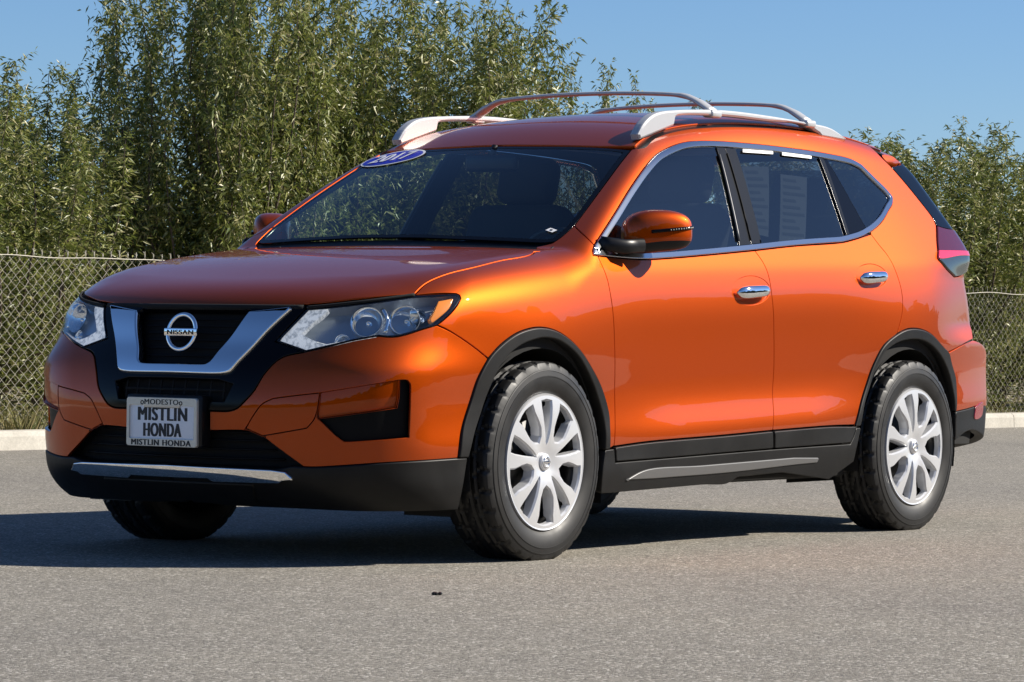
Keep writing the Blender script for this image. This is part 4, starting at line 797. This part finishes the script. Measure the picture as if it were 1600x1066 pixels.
for cx in (0, 2.706):
    for sg in (1, -1):
        n = 24; vs = []; fs = []
        for k in range(n + 1):
            a = R(-12 + 204 * k / n); rr_ = RA + .012
            for y in (-.870, -.54): vs.append((cx + rr_ * math.cos(a), sg * y, .345 + rr_ * math.sin(a)))
        for k in range(n): fs.append((2 * k, 2 * k + 1, 2 * k + 3, 2 * k + 2))
        mb.add(vs, fs, True)
        k = len(vs); mb.add([(cx + .42, sg * -.54, .2), (cx - .42, sg * -.54, .2), (cx - .42, sg * -.54, .78), (cx + .42, sg * -.54, .78)], [(0, 1, 2, 3)])
        mb.build('wheel_housing', M['dark'], car); mb = MB()
mb = MB(); mb.box((1.35, 0, .27), (3.6, 1.30, .06), bev=.02); mb.box((1.35, 0, .26), (1.9, 1.62, .05), bev=.02); mb.box((3.25, 0, .33), (.5, 1.3, .08), bev=.03); mb.box((-.62, 0, .26), (.30, 1.25, .06), bev=.02)
mb.box((1.35, 0, .42), (3.5, 1.60, .03)); mb.build('floor_pan', M['dark'], car)
mb = MB(); mb.tube([(2.706, -.70, .33), (2.706, .70, .33)], .035, 10); mb.build('axle', M['dark'], car); mb = MB(); mb.tube([(0, -.70, .30), (0, .70, .30)], .03, 10); mb.build('axle', M['dark'], car)
for sg in (1, -1):
    for q in (((3.07, -.86, .50), (3.07, -.68, .50), (3.05, -.68, .20), (3.05, -.855, .20)), ((-.43, -.84, .40), (-.43, -.62, .40), (-.45, -.62, .17), (-.45, -.82, .17)), ((.425, -.86, .42), (.425, -.64, .42), (.435, -.64, .19), (.43, -.855, .19))):
        link('mud_flap', [(x, sg * y, z) for x, y, z in q], [(0, 1, 2, 3)], M['satin_black'], car)
# cabin
mb = MB(); mb.box((.62, 0, .93), (.50, 1.40, .22), bev=.07); mb.box((.50, 0, 1.03), (.45, 1.36, .06), bev=.03); mb.box((1.0, 0, .70), (.9, .24, .30), bev=.05); dash = mb.build('dashboard', M['interior'], car)
def tiltY(a): return Matrix.Rotation(R(a), 3, 'Y')
for y in (-.37, .37):
    mb = MB(); mb.box((1.28, y, .70), (.52, .50, .18), tiltY(-6), .06); mb.box((1.60, y, 1.02), (.16, .48, .62), tiltY(18), .06); mb.box((1.72, y, 1.42), (.11, .27, .19), tiltY(14), .045)
    mb.tube([(1.70, y - .06, 1.28), (1.72, y - .06, 1.40)], .008, 8); mb.tube([(1.70, y + .06, 1.28), (1.72, y + .06, 1.40)], .008, 8); mb.build('front_seat', M['interior'], car)
mb = MB(); mb.box((2.15, 0, .72), (.50, 1.30, .18), tiltY(-6), .06); mb.box((2.48, 0, 1.02), (.16, 1.30, .58), tiltY(20), .06)
for y in (-.40, .40): mb.box((2.60, y, 1.38), (.10, .26, .16), tiltY(14), .04)
mb.build('rear_seat', M['interior'], car)
mb = MB(); mb.box((3.02, 0, 1.02), (.82, 1.36, .02), bev=.004); mb.build('cargo_cover', M['interior'], car)
panel('tailgate_lining', None, 'R', M['interior'], car, loop=resample(inset(tg, .02), .04), mirror=False, off=-.03, gap=0, depth=.002, res=.06)
mb = MB(); cs = Matrix.Rotation(R(-22), 3, 'Y')
mb.tube([Vector((.90, -.37, 1.02)) + cs @ Vector((0, .185 * math.cos(t), .185 * math.sin(t))) for t in np.linspace(0, 2 * math.pi, 36, endpoint=False)], .016, 10, closed=True, up=(1, 0, 0))
mb.box((.88, -.37, 1.01), (.06, .14, .12), cs, .03); mb.box((.89, -.37, 1.01), (.02, .34, .035), cs, .01); mb.build('steering_wheel', M['satin_black'], car)
mb = MB(); mb.box((.93, 0, 1.455), (.035, .24, .065), bev=.015); mb.tube([(.93, 0, 1.48), (.95, 0, 1.525)], .012, 8); mb.build('rear_view_mirror', M['satin_black'], car)
# wheels: axis along y, outer face towards -y
def make_tyre():
    prof = []  # (radius, y) from inner bead over the tread to the outer bead
    half = [(.236, .088), (.243, .097), (.262, .107), (.288, .1115), (.300, .1116), (.3005, .1130), (.304, .1129), (.3045, .1113), (.322, .1083), (.3225, .1098), (.3255, .1088), (.326, .1066), (.338, .103), (.3485, .0975), (.3535, .0885)]
    tread = [(.3545, y) for y in np.linspace(.081, -.081, 23)]
    prof = [(r_, y) for r_, y in half] + tread + [(r_, -y) for r_, y in half[::-1]]
    n = 360; m_ = len(prof); vs = []; fs = []
    for k in range(n):
        a = 2 * math.pi * k / n
        for i, (r_, y) in enumerate(prof):
            g = 0.0
            if 15 <= i < m_ - 15:
                t = abs(y)
                if .018 < t < .030 or .050 < t < .058: g = .008
                ph = (k + (y * 420 if t < .06 else 7 + 40 * t)) % 12
                if ph < 2.4 and (t > .056 or .028 < t < .052): g = .006
                if ph < 1.2 and t <= .02: g = .004
            elif i in (13, 14, m_ - 14, m_ - 15):
                if (k + 9) % 12 < 2.4: g = .005
            elif i in (12, m_ - 13):
                if (k // 6) % 2: g = -.0015
            rr_ = r_ - g; z = rr_ * math.sin(a)
            x = rr_ * math.cos(a)
            if z < -.343: z = -.343 - .001 * (z + .343) * 0
            vs.append((x, -y, z))
    for k in range(n):
        j = (k + 1) % n
        for i in range(m_ - 1): fs.append((k * m_ + i, k * m_ + i + 1, j * m_ + i + 1, j * m_ + i))
    return vs, fs
def make_cover():
    Rr = .2405
    out = ellipse((0, 0), Rr - .006, Rr - .006, 144)
    def pol(pts): return np.array([(r_ * Rr * math.sin(R(a)), r_ * Rr * math.cos(R(a))) for r_, a in pts])
    holes = []
    def smoothloop(p): return ccw(resample(np.vstack([crspline(np.vstack([p[i:i + 2]]), .006)[:-1] for i in range(len(p) - 1)] + [crspline(np.vstack([p[-1], p[0]]), .006)[:-1]]), .006))
    for k in range(5):
        c = 72 * k
        holes.append(smoothloop(pol([(.27, c), (.40, c - 5.0), (.60, c - 7.6), (.80, c - 8.2), (.895, c - 7.6), (.905, c), (.895, c + 7.6), (.80, c + 8.2), (.60, c + 7.6), (.40, c + 5.0)])))
        c += 36
        holes.append(smoothloop(pol([(.36, c), (.42, c - 11), (.54, c - 15.0), (.66, c - 13.6), (.80, c - 11.6), (.90, c - 12.2), (.91, c - 6), (.915, c), (.91, c + 6), (.90, c + 12.2), (.80, c + 11.6), (.66, c + 13.6), (.54, c + 15.0), (.42, c + 11)])))
    holes = [ccw(inset(h, .0)) for h in holes]
    g = []
    for r_ in np.arange(.012, Rr - .012, .009):
        n = max(6, int(2 * math.pi * r_ / .009)); g += [(r_ * math.cos(2 * math.pi * k / n), r_ * math.sin(2 * math.pi * k / n)) for k in range(n)]
    g = np.array(g); g = g[inpoly(g, out)]; hin = holes; holes = [inset(h, -.0055) for h in hin]
    for h in holes: g = g[~inpoly(g, h)]; g = g[segdist(g, h) > .004]
    tri = cdt(out, g, holes); A = np.vstack([out] + holes + [g])
    rad = np.hypot(A[:, 0], A[:, 1]); ang = np.degrees(np.arctan2(A[:, 0], A[:, 1]))
    # crown: hub dips in, spokes rise and fall to the rim; chamfer near hole edges
    hgt = .014 * np.sin(np.clip(rad / Rr, 0, 1) * math.pi * .9) ** 1.0 - .010 * np.exp(-(rad / .05) ** 2)
    c10 = (ang + 15.5) % 72; c10 = np.minimum(np.abs(c10), np.minimum(np.abs(c10 - 31), np.abs(c10 - 72)))
    ridge = np.exp(-(c10 * rad / 57.3 / .007) ** 2) * np.clip((rad - .05) / .05, 0, 1) * np.clip((.2 - rad) / .08, 0, 1); hgt += .002 * ridge
    vs = [(a, -h, b) for (a, b), h in zip(A, hgt)]; fs = []
    for t in tri:
        a, b, c = [Vector(vs[i]) for i in t]
        fs.append(t if (b - a).cross(c - a).y < 0 else t[::-1])
    k0 = 0
    for ci, cl in enumerate([out] + holes):
        n = len(cl); s1 = len(vs); cc = cl.mean(0)
        sh = 1.0 if ci == 0 else .82
        if ci == 0:
            # rolled rim lip: out, forward, back
            for sc, dy in ((1.012, -.006), (1.022, -.007), (1.030, -.002), (1.034, .012)): vs += [(a * sc, dy, b * sc) for a, b in cl]
            prev = k0
            for lv in range(4):
                cur = s1 + lv * n
                for i in range(n): fs.append((prev + i, prev + (i + 1) % n, cur + (i + 1) % n, cur + i))
                prev = cur
        else:
            hp = hin[ci - 1]
            for i in range(n): vs.append((hp[i][0], -hgt[k0 + i] + .0065, hp[i][1]))
            for i in range(n): fs.append((k0 + i, s1 + i, s1 + (i + 1) % n, k0 + (i + 1) % n))
            s0_ = s1; s1 = len(vs)
            for i in range(n):
                p = hp[i]; rr_ = np.hypot(*p); q = cc + (p - cc) * (.95 if rr_ > .17 else .90); q = q * (1.0)
                vs.append((q[0], .026 if rr_ < .2 else .018, q[1]))
            for i in range(n): fs.append((s0_ + i, s1 + i, s1 + (i + 1) % n, s0_ + (i + 1) % n))
        k0 += n
    return vs, fs
tv, tf = make_tyre(); cv, cf_ = make_cover()
def wheel(x, sg, steer=0.0):
    w_ = empty('wheel', (0, 0, 0), car)
    ty = link('tyre', tv, tf, M['rubber'], w_); ty.data.set_sharp_from_angle(angle=R(28)); co = link('wheel_cover', cv, cf_, M['wheel'], w_); co.location = (0, -.098, 0)
    import bmesh
    for o in (co,):
        o.data.polygons.foreach_set('use_smooth', [True] * len(o.data.polygons))
        try: o.data.set_sharp_from_angle(angle=R(24))
        except Exception: pass
    mb = MB(); mb.lathe([(.236, -.085), (.222, -.078), (.215, -.04), (.212, .09), (.232, .098)], 64); mb.lathe([(.212, -.015), (.05, -.015)], 48); mb.build('wheel_barrel', M['satin_black'], w_)
    mb = MB(); mb.lathe([(.148, -.030), (.150, -.034), (.148, -.038), (.075, -.038), (.07, -.055), (.03, -.055)], 48); mb.build('brake_disc', M['steel'], w_)
    mb = MB(); mb.lathe([(.030, -.094), (.030, -.1035), (.027, -.106), (.002, -.1075)], 32); hc = mb.build('hub_cap', M['wheel'], w_)
    mb = MB(); mb.tube([(.0175 * math.cos(t), -.1075, .0175 * math.sin(t)) for t in np.linspace(0, 2 * math.pi, 28, endpoint=False)], .0030, 8, closed=True, up=(0, 1, 0)); mb.box((0, -.108, 0), (.044, .004, .009), bev=.001); mb.build('hub_emblem', M['reflector'], w_)
    return w_
w1 = wheel(0, 1)
def copy_wheel(x, sg, rot):
    c_ = w1.copy(); C.objects.link(c_)
    for ch in list(w1.children):
        d_ = ch.copy(); C.objects.link(d_); d_.parent = c_; d_.matrix_parent_inverse = Matrix.Identity(4)
    c_.location = (x, sg * -.800, .347 + .004); c_.rotation_euler = (0, 0, 0 if sg > 0 else math.pi)
    return c_
w1.location = (0, -.800, .351)
for x, sg in ((2.706, 1), (0, -1), (2.706, -1)):
    c_ = copy_wheel(x, sg, 0)
    if x > 1 and sg > 0:
        for ch in c_.children:
            if ch.name.startswith(('wheel_cover', 'hub_')): ch.rotation_euler = (0, R(-17), 0)
car.location = (0, 0, 0)
# ------------------------------------------------------------------ setting: asphalt, kerb, dirt, fence, trees
KA = np.array([6.3, 7.37]); KT = np.array([0.9936, -0.1129]); KN = np.array([0.1129, 0.9936])     # kerb line, its direction, away from the lot
def kp(s, o, z=0.0): p = KA + KT * s + KN * o; return (p[0], p[1], z)
def asphalt():
    m = mat('worn_asphalt', (.2, .19, .175), 0.9); n, l, b = nodes(m)
    tc = n.new('ShaderNodeTexCoord'); v = tc.outputs['Object']
    vo_ = n.new('ShaderNodeTexVoronoi'); vo_.inputs['Scale'].default_value = 130; l.new(v, vo_.inputs['Vector'])
    sep = n.new('ShaderNodeSeparateColor'); l.new(vo_.outputs['Color'], sep.inputs[0])
    stones = ramp(m, sep.outputs[0], [(0.0, (.080, .074, .064)), (.10, (.170, .157, .134)), (.5, (.232, .214, .183)), (.86, (.297, .276, .238)), (.97, (.54, .51, .46))])
    fine = noise(m, 420, 3, .7, vec=v); f_ = ramp(m, fine.outputs[0], [(.30, (.62, .62, .62)), (.7, (1.25, 1.24, 1.2))])
    c1 = mix(m, 1.0, stones.outputs[0], f_.outputs[0], 'MULTIPLY')
    big = noise(m, .35, 6, .65, vec=v); b_ = ramp(m, big.outputs[0], [(.3, (.82, .82, .84)), (.52, (.98, .98, .98)), (.7, (1.10, 1.08, 1.04))])
    c2 = mix(m, 1.0, c1, b_.outputs[0], 'MULTIPLY')
    mid = noise(m, 9, 4, .65, vec=v); m_ = ramp(m, mid.outputs[0], [(.3, (.88, .88, .88)), (.7, (1.10, 1.10, 1.10))])
    c3 = mix(m, 1.0, c2, m_.outputs[0], 'MULTIPLY')
    spot = n.new('ShaderNodeTexVoronoi'); spot.inputs['Scale'].default_value = 7; spot.inputs['Randomness'].default_value = 1; l.new(v, spot.inputs['Vector'])
    sp_ = ramp(m, spot.outputs['Distance'], [(.035, (.25, .24, .23)), (.07, (1, 1, 1))])
    c4 = mix(m, 1.0, c3, sp_.outputs[0], 'MULTIPLY')
    l.new(c4, b.inputs['Base Color'])
    h = n.new('ShaderNodeMath'); h.operation = 'MULTIPLY_ADD'; l.new(vo_.outputs['Distance'], h.inputs[0]); h.inputs[1].default_value = -.8; l.new(fine.outputs[0], h.inputs[2])
    bump(m, h.outputs[0], 0.55, 0.006); return m
def dirt_m():
    m = mat('dry_dirt', (.3, .25, .18), 0.95); n, l, b = nodes(m)
    l.new(ramp(m, noise(m, 3, 8, .7).outputs[0], [(.3, (.17, .13, .085)), (.7, (.36, .30, .21))]).outputs[0], b.inputs['Base Color']); bump(m, noise(m, 25, 6).outputs[0], .6, .03); return m
def concrete():
    m = mat('pale_concrete', (.55, .52, .45), 0.85); n, l, b = nodes(m)
    c1 = ramp(m, noise(m, 2.2, 8, .65).outputs[0], [(.3, (.40, .375, .32)), (.7, (.60, .565, .49))]); c2 = ramp(m, noise(m, 60, 4, .7).outputs[0], [(.3, (.82, .82, .82)), (.7, (1.08, 1.08, 1.08))])
    l.new(mix(m, 1.0, c1.outputs[0], c2.outputs[0], 'MULTIPLY'), b.inputs['Base Color']); bump(m, noise(m, 60, 5).outputs[0], .3, .004); return m
MA, MD, MC = asphalt(), dirt_m(), concrete()
a0, a1 = kp(-300, 0), kp(300, 0)
g = link('asphalt_ground', [a0[:2] + (GZ,), a1[:2] + (GZ,), (a1[0] - 34, a1[1] - 300, GZ), (a0[0] - 34, a0[1] - 300, GZ)], [(3, 2, 1, 0)], MA, None, False); g['kind'] = 'structure'
g = link('dirt_ground', [kp(-600, .14, .09), kp(600, .14, .09), kp(600, 900, .09), kp(-600, 900, .09)], [(0, 1, 2, 3)], MD, None, False); g['kind'] = 'structure'
mb = MB(); s = -62.0
while s < 62:
    e = s + 3.05; prof = [(-.002, -.05), (.004, .085), (.012, .108), (.030, .119), (.150, .122), (.150, -.05)]
    vs = [kp(q, o, GZ + z) for q in (s + .004, e - .004) for o, z in prof]; k = len(prof)
    mb.add(vs, [(i, i + 1, k + i + 1, k + i) for i in range(k - 1)] + [tuple(range(k))[::-1], tuple(range(k, 2 * k))]); s = e
o = mb.build('kerb', MC); o['kind'] = 'structure'
# chain-link fence
mf = mat('galvanised_wire', (.50, .47, .39), 0.55, 0.2)
fence = tag(empty('chain_link_fence', kp(0, .34, .09)), 'low galvanised chain-link fence with barbed top ends, running behind the kerb', 'fence')
def ftop(s): return 1.235 - .0062 * s + .012 * math.sin(s * 1.7) + .006 * math.sin(s * 5.1 + 1)
def fence_mesh(s0, s1):
    vs = []; fs = []; W_ = .037; Hh = .070; wr = .0026
    def wire(pts, r_):
        k0 = len(vs)
        for s_, o_, z_ in pts:
            for dx, do, dz in ((r_, 0, 0), (-r_ * .5, r_ * .87, 0), (-r_ * .5, -r_ * .87, 0)): vs.append(kp(s_ + dx, .34 + o_ + do, z_))
        for i in range(len(pts) - 1):
            for q in range(3): fs.append((k0 + i * 3 + q, k0 + i * 3 + (q + 1) % 3, k0 + i * 3 + 3 + (q + 1) % 3, k0 + i * 3 + 3 + q))
    n = int((s1 - s0) / W_)
    for c in range(n):
        x0 = s0 + c * W_; zt_ = ftop(x0); lean = .012 * math.sin(x0 * 2.3); rows_ = int((zt_ - .10) / (Hh / 2)); zz = zt_ - np.arange(rows_ + 1) * Hh / 2
        pts = []
        for r_, z in enumerate(zz):
            s_ = x0 + (W_ * 1.03 if (r_ + c) % 2 else -W_ * .03); o_ = .003 if r_ % 2 else -.003
            jj = .0035 * math.sin(c * 12.9 + r_ * 4.1); pts.append((s_ + jj, o_ + lean * (1 - r_ / rows_), z + .002 * math.sin(c * 7 + r_ * 3)))
        wire(pts, wr)
        top = pts[0]; h = .034 + .010 * math.sin(c * 5.3)
        wire([top, (top[0] + .003, top[1], top[2] + .015), (top[0] + .012 * math.sin(c * 3.1), top[1] + .008, top[2] + h)], wr)
        wire([top, (top[0] - .002, top[1], top[2] + .014), (top[0] - .010 - .006 * math.sin(c * 4.7), top[1] - .008, top[2] + h * .9)], wr)
    return link('fence_fabric', [Vector(v) for v in vs], fs, mf, None, True)
ff_ = fence_mesh(-9.0, 22.0)
mb = MB(); mb.tube([kp(s, .338, ftop(s) - .012 + .0035 * math.sin(s * 9)) for s in np.arange(-9, 22, .09)],   .0030, 5); tw = mb.build('tension_wire', mf)
posts = []
for s in (-6.2, -3.1, 2.45, 5.4, 8.3, 15.2, 18.4):
    mb = MB(); mb.tube([kp(s, .37, .05), kp(s, .37, 1.20)], .024, 12); posts.append(mb.build('fence_post', mf))
inv = Matrix.Translation(Vector(kp(0, .34, .09))).inverted()
for o in [ff_, tw] + posts: o.parent = fence; o.matrix_parent_inverse = inv
# dry grass under the fence
def tuft_mat():
    m = mat('dry_grass', (.30, .25, .12), .9); n, l, b = nodes(m); gi = n.new('ShaderNodeNewGeometry')
    l.new(ramp(m, gi.outputs['Random Per Island'], [(0, (.38, .31, .15)), (.6, (.26, .24, .09)), (1, (.10, .13, .035))]).outputs[0], b.inputs['Base Color']); return m
vs = []; fs = []
cl_ = [(rng.uniform(-9, 22), rng.uniform(.20, .9), rng.uniform(.06, .20)) for _ in range(230)] + [(.15 + .25 * rng.random(), .24 + .1 * rng.random(), .2) for _ in range(10)]
for s, o_, h in cl_:
    for _ in range(26):
        a = rng.uniform(0, 6.28); d = rng.uniform(0, .10); L_ = h * rng.uniform(.5, 1.2); b = Vector(kp(s + d * math.cos(a), o_ + d * math.sin(a), .085)); t = b + Vector((math.cos(a) * L_ * .55, math.sin(a) * L_ * .55, L_)); sd = Vector((-math.sin(a), math.cos(a), 0)) * .004
        k = len(vs); vs += [b - sd, b + sd, t]; fs.append((k, k + 1, k + 2))
gr = link('dry_grass', vs, fs, tuft_mat(), None, False); gr['kind'] = 'stuff'
# small stones and chips on the asphalt near the camera side
mb = MB()
for (x, y) in [(-1.59, -1.59)]:
    for _ in range(3):
        v, f = superell((x + rng.uniform(-.012, .012), y + rng.uniform(-.012, .012), GZ + .004), Matrix.Rotation(rng.uniform(0, 3), 3, 'Z'), .010, .007, .006, 1, 1, 8, 5); mb.add(v, f, False)
o = tag(mb.build('stone_chip', M['satin_black']), 'few small dark stone chips lying on the asphalt near the front left tyre', 'stones')
# almond trees: leafy upright shoots from a low trunk
def leaf_mat():
    m = bpy.data.materials.new('narrow_leaf'); m.use_nodes = True; n = m.node_tree.nodes; l = m.node_tree.links; b = n['Principled BSDF']
    gi = n.new('ShaderNodeNewGeometry'); r_ = n.new('ShaderNodeValToRGB'); e = r_.color_ramp.elements
    cs_ = [(0, (.075, .105, .020)), (.35, (.150, .180, .034)), (.7, (.220, .235, .052)), (.9, (.34, .33, .13)), (1, (.52, .46, .25))]
    while len(e) < len(cs_): e.new(.5)
    for i, (p, c) in enumerate(cs_): e[i].position = p; e[i].color = (*c, 1)
    l.new(gi.outputs['Random Per Island'], r_.inputs[0]); l.new(r_.outputs[0], b.inputs['Base Color']); b.inputs['Roughness'].default_value = .42
    t = n.new('ShaderNodeBsdfTranslucent'); l.new(r_.outputs[0], t.inputs[0]); mx = n.new('ShaderNodeMixShader'); mx.inputs[0].default_value = .28
    l.new(b.outputs[0], mx.inputs[1]); l.new(t.outputs[0], mx.inputs[2]); l.new(mx.outputs[0], n['Material Output'].inputs[0]); return m
ML = leaf_mat(); MBK = mat('grey_brown_bark', (.10, .075, .055), .9)
def make_tree(seed, H_, spread, nshoot, dens):
    rg = np.random.default_rng(seed); trunk = MB(); LV = []; LF = []
    bh_ = .35; trunk.tube([(0, 0, 0), (.02, .01, bh_ * .6), (0, .02, bh_ + .1)], [.085, .07, .06], 9)
    def leaf(p, d, L_):
        wv = d.cross(Vector((rg.normal(), rg.normal(), rg.normal() * .5))).normalized() * L_ * rg.uniform(.085, .13)
        nrm = d.cross(wv).normalized(); k = len(LV); m1 = p + d * L_ * .42 + nrm * L_ * .04; tip = p + d * L_ + Vector((0, 0, -.12 * L_)) 
        LV.extend([p, m1 + wv, tip, m1 - wv]); LF.append((k, k + 1, k + 2, k + 3))
    for i in range(nshoot):
        az = i * 2.4 + rg.normal() * .5; q = i / nshoot
        top_h = H_ * (1 - .55 * rg.random() ** 1.3) if i > 3 else H_ * rg.uniform(.93, 1.0)
        rad = spread * rg.uniform(.10, 1.0) ** .8 * (1.12 - .28 * top_h / H_)
        z0 = bh_ * rg.uniform(.6, 1.2); p0_ = Vector((0, 0, z0)); p3 = Vector((math.cos(az) * rad, math.sin(az) * rad, top_h)); p1_ = Vector((math.cos(az) * rad * .7, math.sin(az) * rad * .7, z0 + (top_h - z0) * .30)); p2_ = p1_.lerp(p3, .5) + Vector((rg.normal() * .17, rg.normal() * .17, .05))
        pts = [tuple(v) for v in crspline([p0_, p1_, p2_, p3], .09)]; m_ = len(pts)
        trunk.tube(pts, [max(.003, .021 * (1 - t / m_) ** 1.1) for t in range(m_)], 5, caps=False)
        for j in range(2, m_):
            t = j / m_; p = Vector(pts[j]); along = (p - Vector(pts[j - 1])).normalized()
            nt_ = int(dens * (1.0 if t < .9 else .7) * rg.uniform(.6, 1.4))
            tl_ = (.48 * (1 - t) + .17) * rg.uniform(.6, 1.4)
            for _ in range(max(1, nt_ // 6)):
                a = rg.uniform(0, 2 * math.pi); dr = (Vector((math.cos(a), math.sin(a), .35 + rg.normal() * .25)) + along * .7).normalized(); ln = tl_ * rg.uniform(.5, 1.3)
                for s_ in range(13):
                    f_ = (s_ + rg.random()) / 13; b_ = p + dr * ln * f_ + Vector((0, 0, -.10 * ln * f_ * f_)); a2 = rg.uniform(0, 6.28)
                    dl = (dr * .4 + Vector((math.cos(a2) * .7, math.sin(a2) * .7, -.40 + rg.normal() * .5))).normalized(); leaf(b_, dl, rg.uniform(.045, .088))
            if t > .55:
                for _ in range(4):
                    a2 = rg.uniform(0, 6.28); leaf(p, (Vector((math.cos(a2) * .8, math.sin(a2) * .8, -.5 + rg.normal() * .35)) + along * .2).normalized(), rg.uniform(.06, .10))
    for _ in range(int(3200 * spread)):   # low leafy suckers
        a = rg.uniform(0, 6.28); r_ = spread * rg.random() ** .5 * 1.05; p = Vector((math.cos(a) * r_, math.sin(a) * r_, rg.uniform(.02, .9))); a2 = rg.uniform(0, 6.28)
        leaf(p, Vector((math.cos(a2), math.sin(a2), rg.normal() * .6)).normalized(), rg.uniform(.05, .08))
    return trunk, LV, LF
protos = []
for i, (hh_, sp_, ns_, dn_) in enumerate([(3.0, 1.35, 44, 22), (3.0, 1.25, 40, 20), (3.0, 1.4, 46, 22), (3.0, 1.2, 30, 17)]):
    tr, LV, LF = make_tree(100 + i, hh_, sp_, ns_, dn_)
    a = bpy.data.meshes.new('crown'); a.from_pydata([tuple(v) for v in LV], [], LF); a.materials.append(ML)
    b = bpy.data.meshes.new('trunk'); b.from_pydata(tr.v, [], tr.f); b.materials.append(MBK); b.polygons.foreach_set('use_smooth', [True] * len(b.polygons))
    protos.append((a, b))
def tree(x, y, h, k, rot, wid, label, group):
    t = tag(empty('almond_tree', (x, y, .07)), label, 'tree', group); t.rotation_euler = (0, 0, rot); t.scale = (wid, wid, h / 3.0)
    for nm, me in zip(('crown', 'trunk'), protos[k]):
        o = bpy.data.objects.new(nm, me); C.objects.link(o); o.parent = t
FRONT = [  # along the kerb, behind it, height, prototype, turn, width, label
    (-4.6, 1.6, 2.3, 0, .3, 1.0, 'bushy tree in the row, outside the left edge past the leftmost leaves'),
    (-2.6, 1.7, 2.2, 1, 1.3, 1.0, 'bushy tree in the row, next beyond the left edge of the picture'),
    (-.8, 1.6, 2.1, 2, 2.3, 1.0, 'almond tree at the far left edge, crown cut by the picture edge'),
    (1.0, 1.5, 2.2, 3, .9, .95, 'low rounded tree behind the fence on the left, yellow-green low leaves'),
    (2.0, 2.2, 2.55, 1, 4.0, .75, 'slim shoots rising between the low left tree and the tallest tree'),
    (3.3, 1.7, 3.6, 2, 5.2, .80, 'tallest tree left of the windshield with its top cut by the picture edge'),
    (4.0, 1.9, 3.4, 0, .2, .78, 'second tall tree with shoots leaning right, above the hood'),
    (4.75, 1.8, 2.8, 1, 2.2, .8, 'tree with a dip in its top, above the far end of the windshield'),
    (5.6, 1.7, 3.25, 2, 3.3, .95, 'dense tree behind the front end of the roof'),
    (6.0, 1.8, 3.3, 0, 1.5, .62, 'tall pointed tree just left of the open sky, over the roof'),
    (7.65, 1.9, 2.85, 3, 2.9, .60, 'sparse shoots seen through the roof crossbars'),
    (8.65, 1.9, 2.6, 3, .4, .60, 'thin low tree behind the middle of the roof rail'),
    (9.8, 1.8, 2.4, 1, 4.4, .95, 'tree hidden low behind the rear half of the car roof'),
    (11.2, 1.7, 2.42, 0, 3.9, .9, 'small tree showing just above the rear spoiler'),
    (12.45, 1.6, 2.58, 2, .8, .9, 'full tree right of the tail light with two peaks'),
    (13.5, 1.7, 2.45, 1, 5.5, .95, 'tree at the right edge of the picture with a ragged top'),
    (14.9, 1.6, 2.5, 0, 2.6, 1.0, 'tree cut off by the right edge of the picture'),
    (16.8, 1.7, 2.7, 2, 1.9, 1.0, 'tree in the row beyond the right edge of the picture'),
]
for s, o_, h, k, rt, wd, lab in FRONT:
    x, y, _ = kp(s, o_); tree(x, y, h, k, rt, wd, lab, 'almond trees behind the fence')
for i in range(11):
    s = -3.6 + i * 2.0; x, y, _ = kp(s, 4.6 + .3 * math.sin(i * 2)); tree(x, y, [1.8, 1.85, 1.8, 2.2, 2.4, 2.3, 1.9, 1.8, 1.9, 1.9, 1.9][i], (i * 3) % 4, i * 1.7, 1.1, 'back row tree, only glimpsed through gaps in the front trees', 'back row of trees behind the front row')


# unseen dark band added behind the camera so the paint reflects a dark horizon
pl = crspline([(80, -20), (45, -15), (20, -11.5), (4, -11.5), (-6, -15), (-22, -21), (-42, -22), (-56, -4), (-58, 25), (-40, 60)], .8); vs = []; fs = []; nz = 9
for i, p in enumerate(pl):
    h = 3.3 + .5 * math.sin(i * .31) + .5 * math.sin(i * .83 + 1) + .35 * math.sin(i * 2.1); tn = pl[min(i + 1, len(pl) - 1)] - pl[max(i - 1, 0)]; nn = np.array([-tn[1], tn[0]]) / (np.linalg.norm(tn) + 1e-9)
    for k in range(nz):
        t = k / (nz - 1); o_ = 1.6 * math.sin(math.pi * min(1, .25 + .75 * t)) * (1 + .3 * math.sin(i * 1.7 + k * 2.3)) + .25 * rng.normal(); q = p + nn * o_ * .8; vs.append((q[0], q[1], h * t + .15 * rng.normal() * (k > 0)))
for i in range(len(pl) - 1):
    for k in range(nz - 1): fs.append((i * nz + k, (i + 1) * nz + k, (i + 1) * nz + k + 1, i * nz + k + 1))
tlm = mat('reflection_band_green', (.045, .055, .022), .9)
o = link('reflection_band', vs, fs, tlm, None, False); o['kind'] = 'stuff'
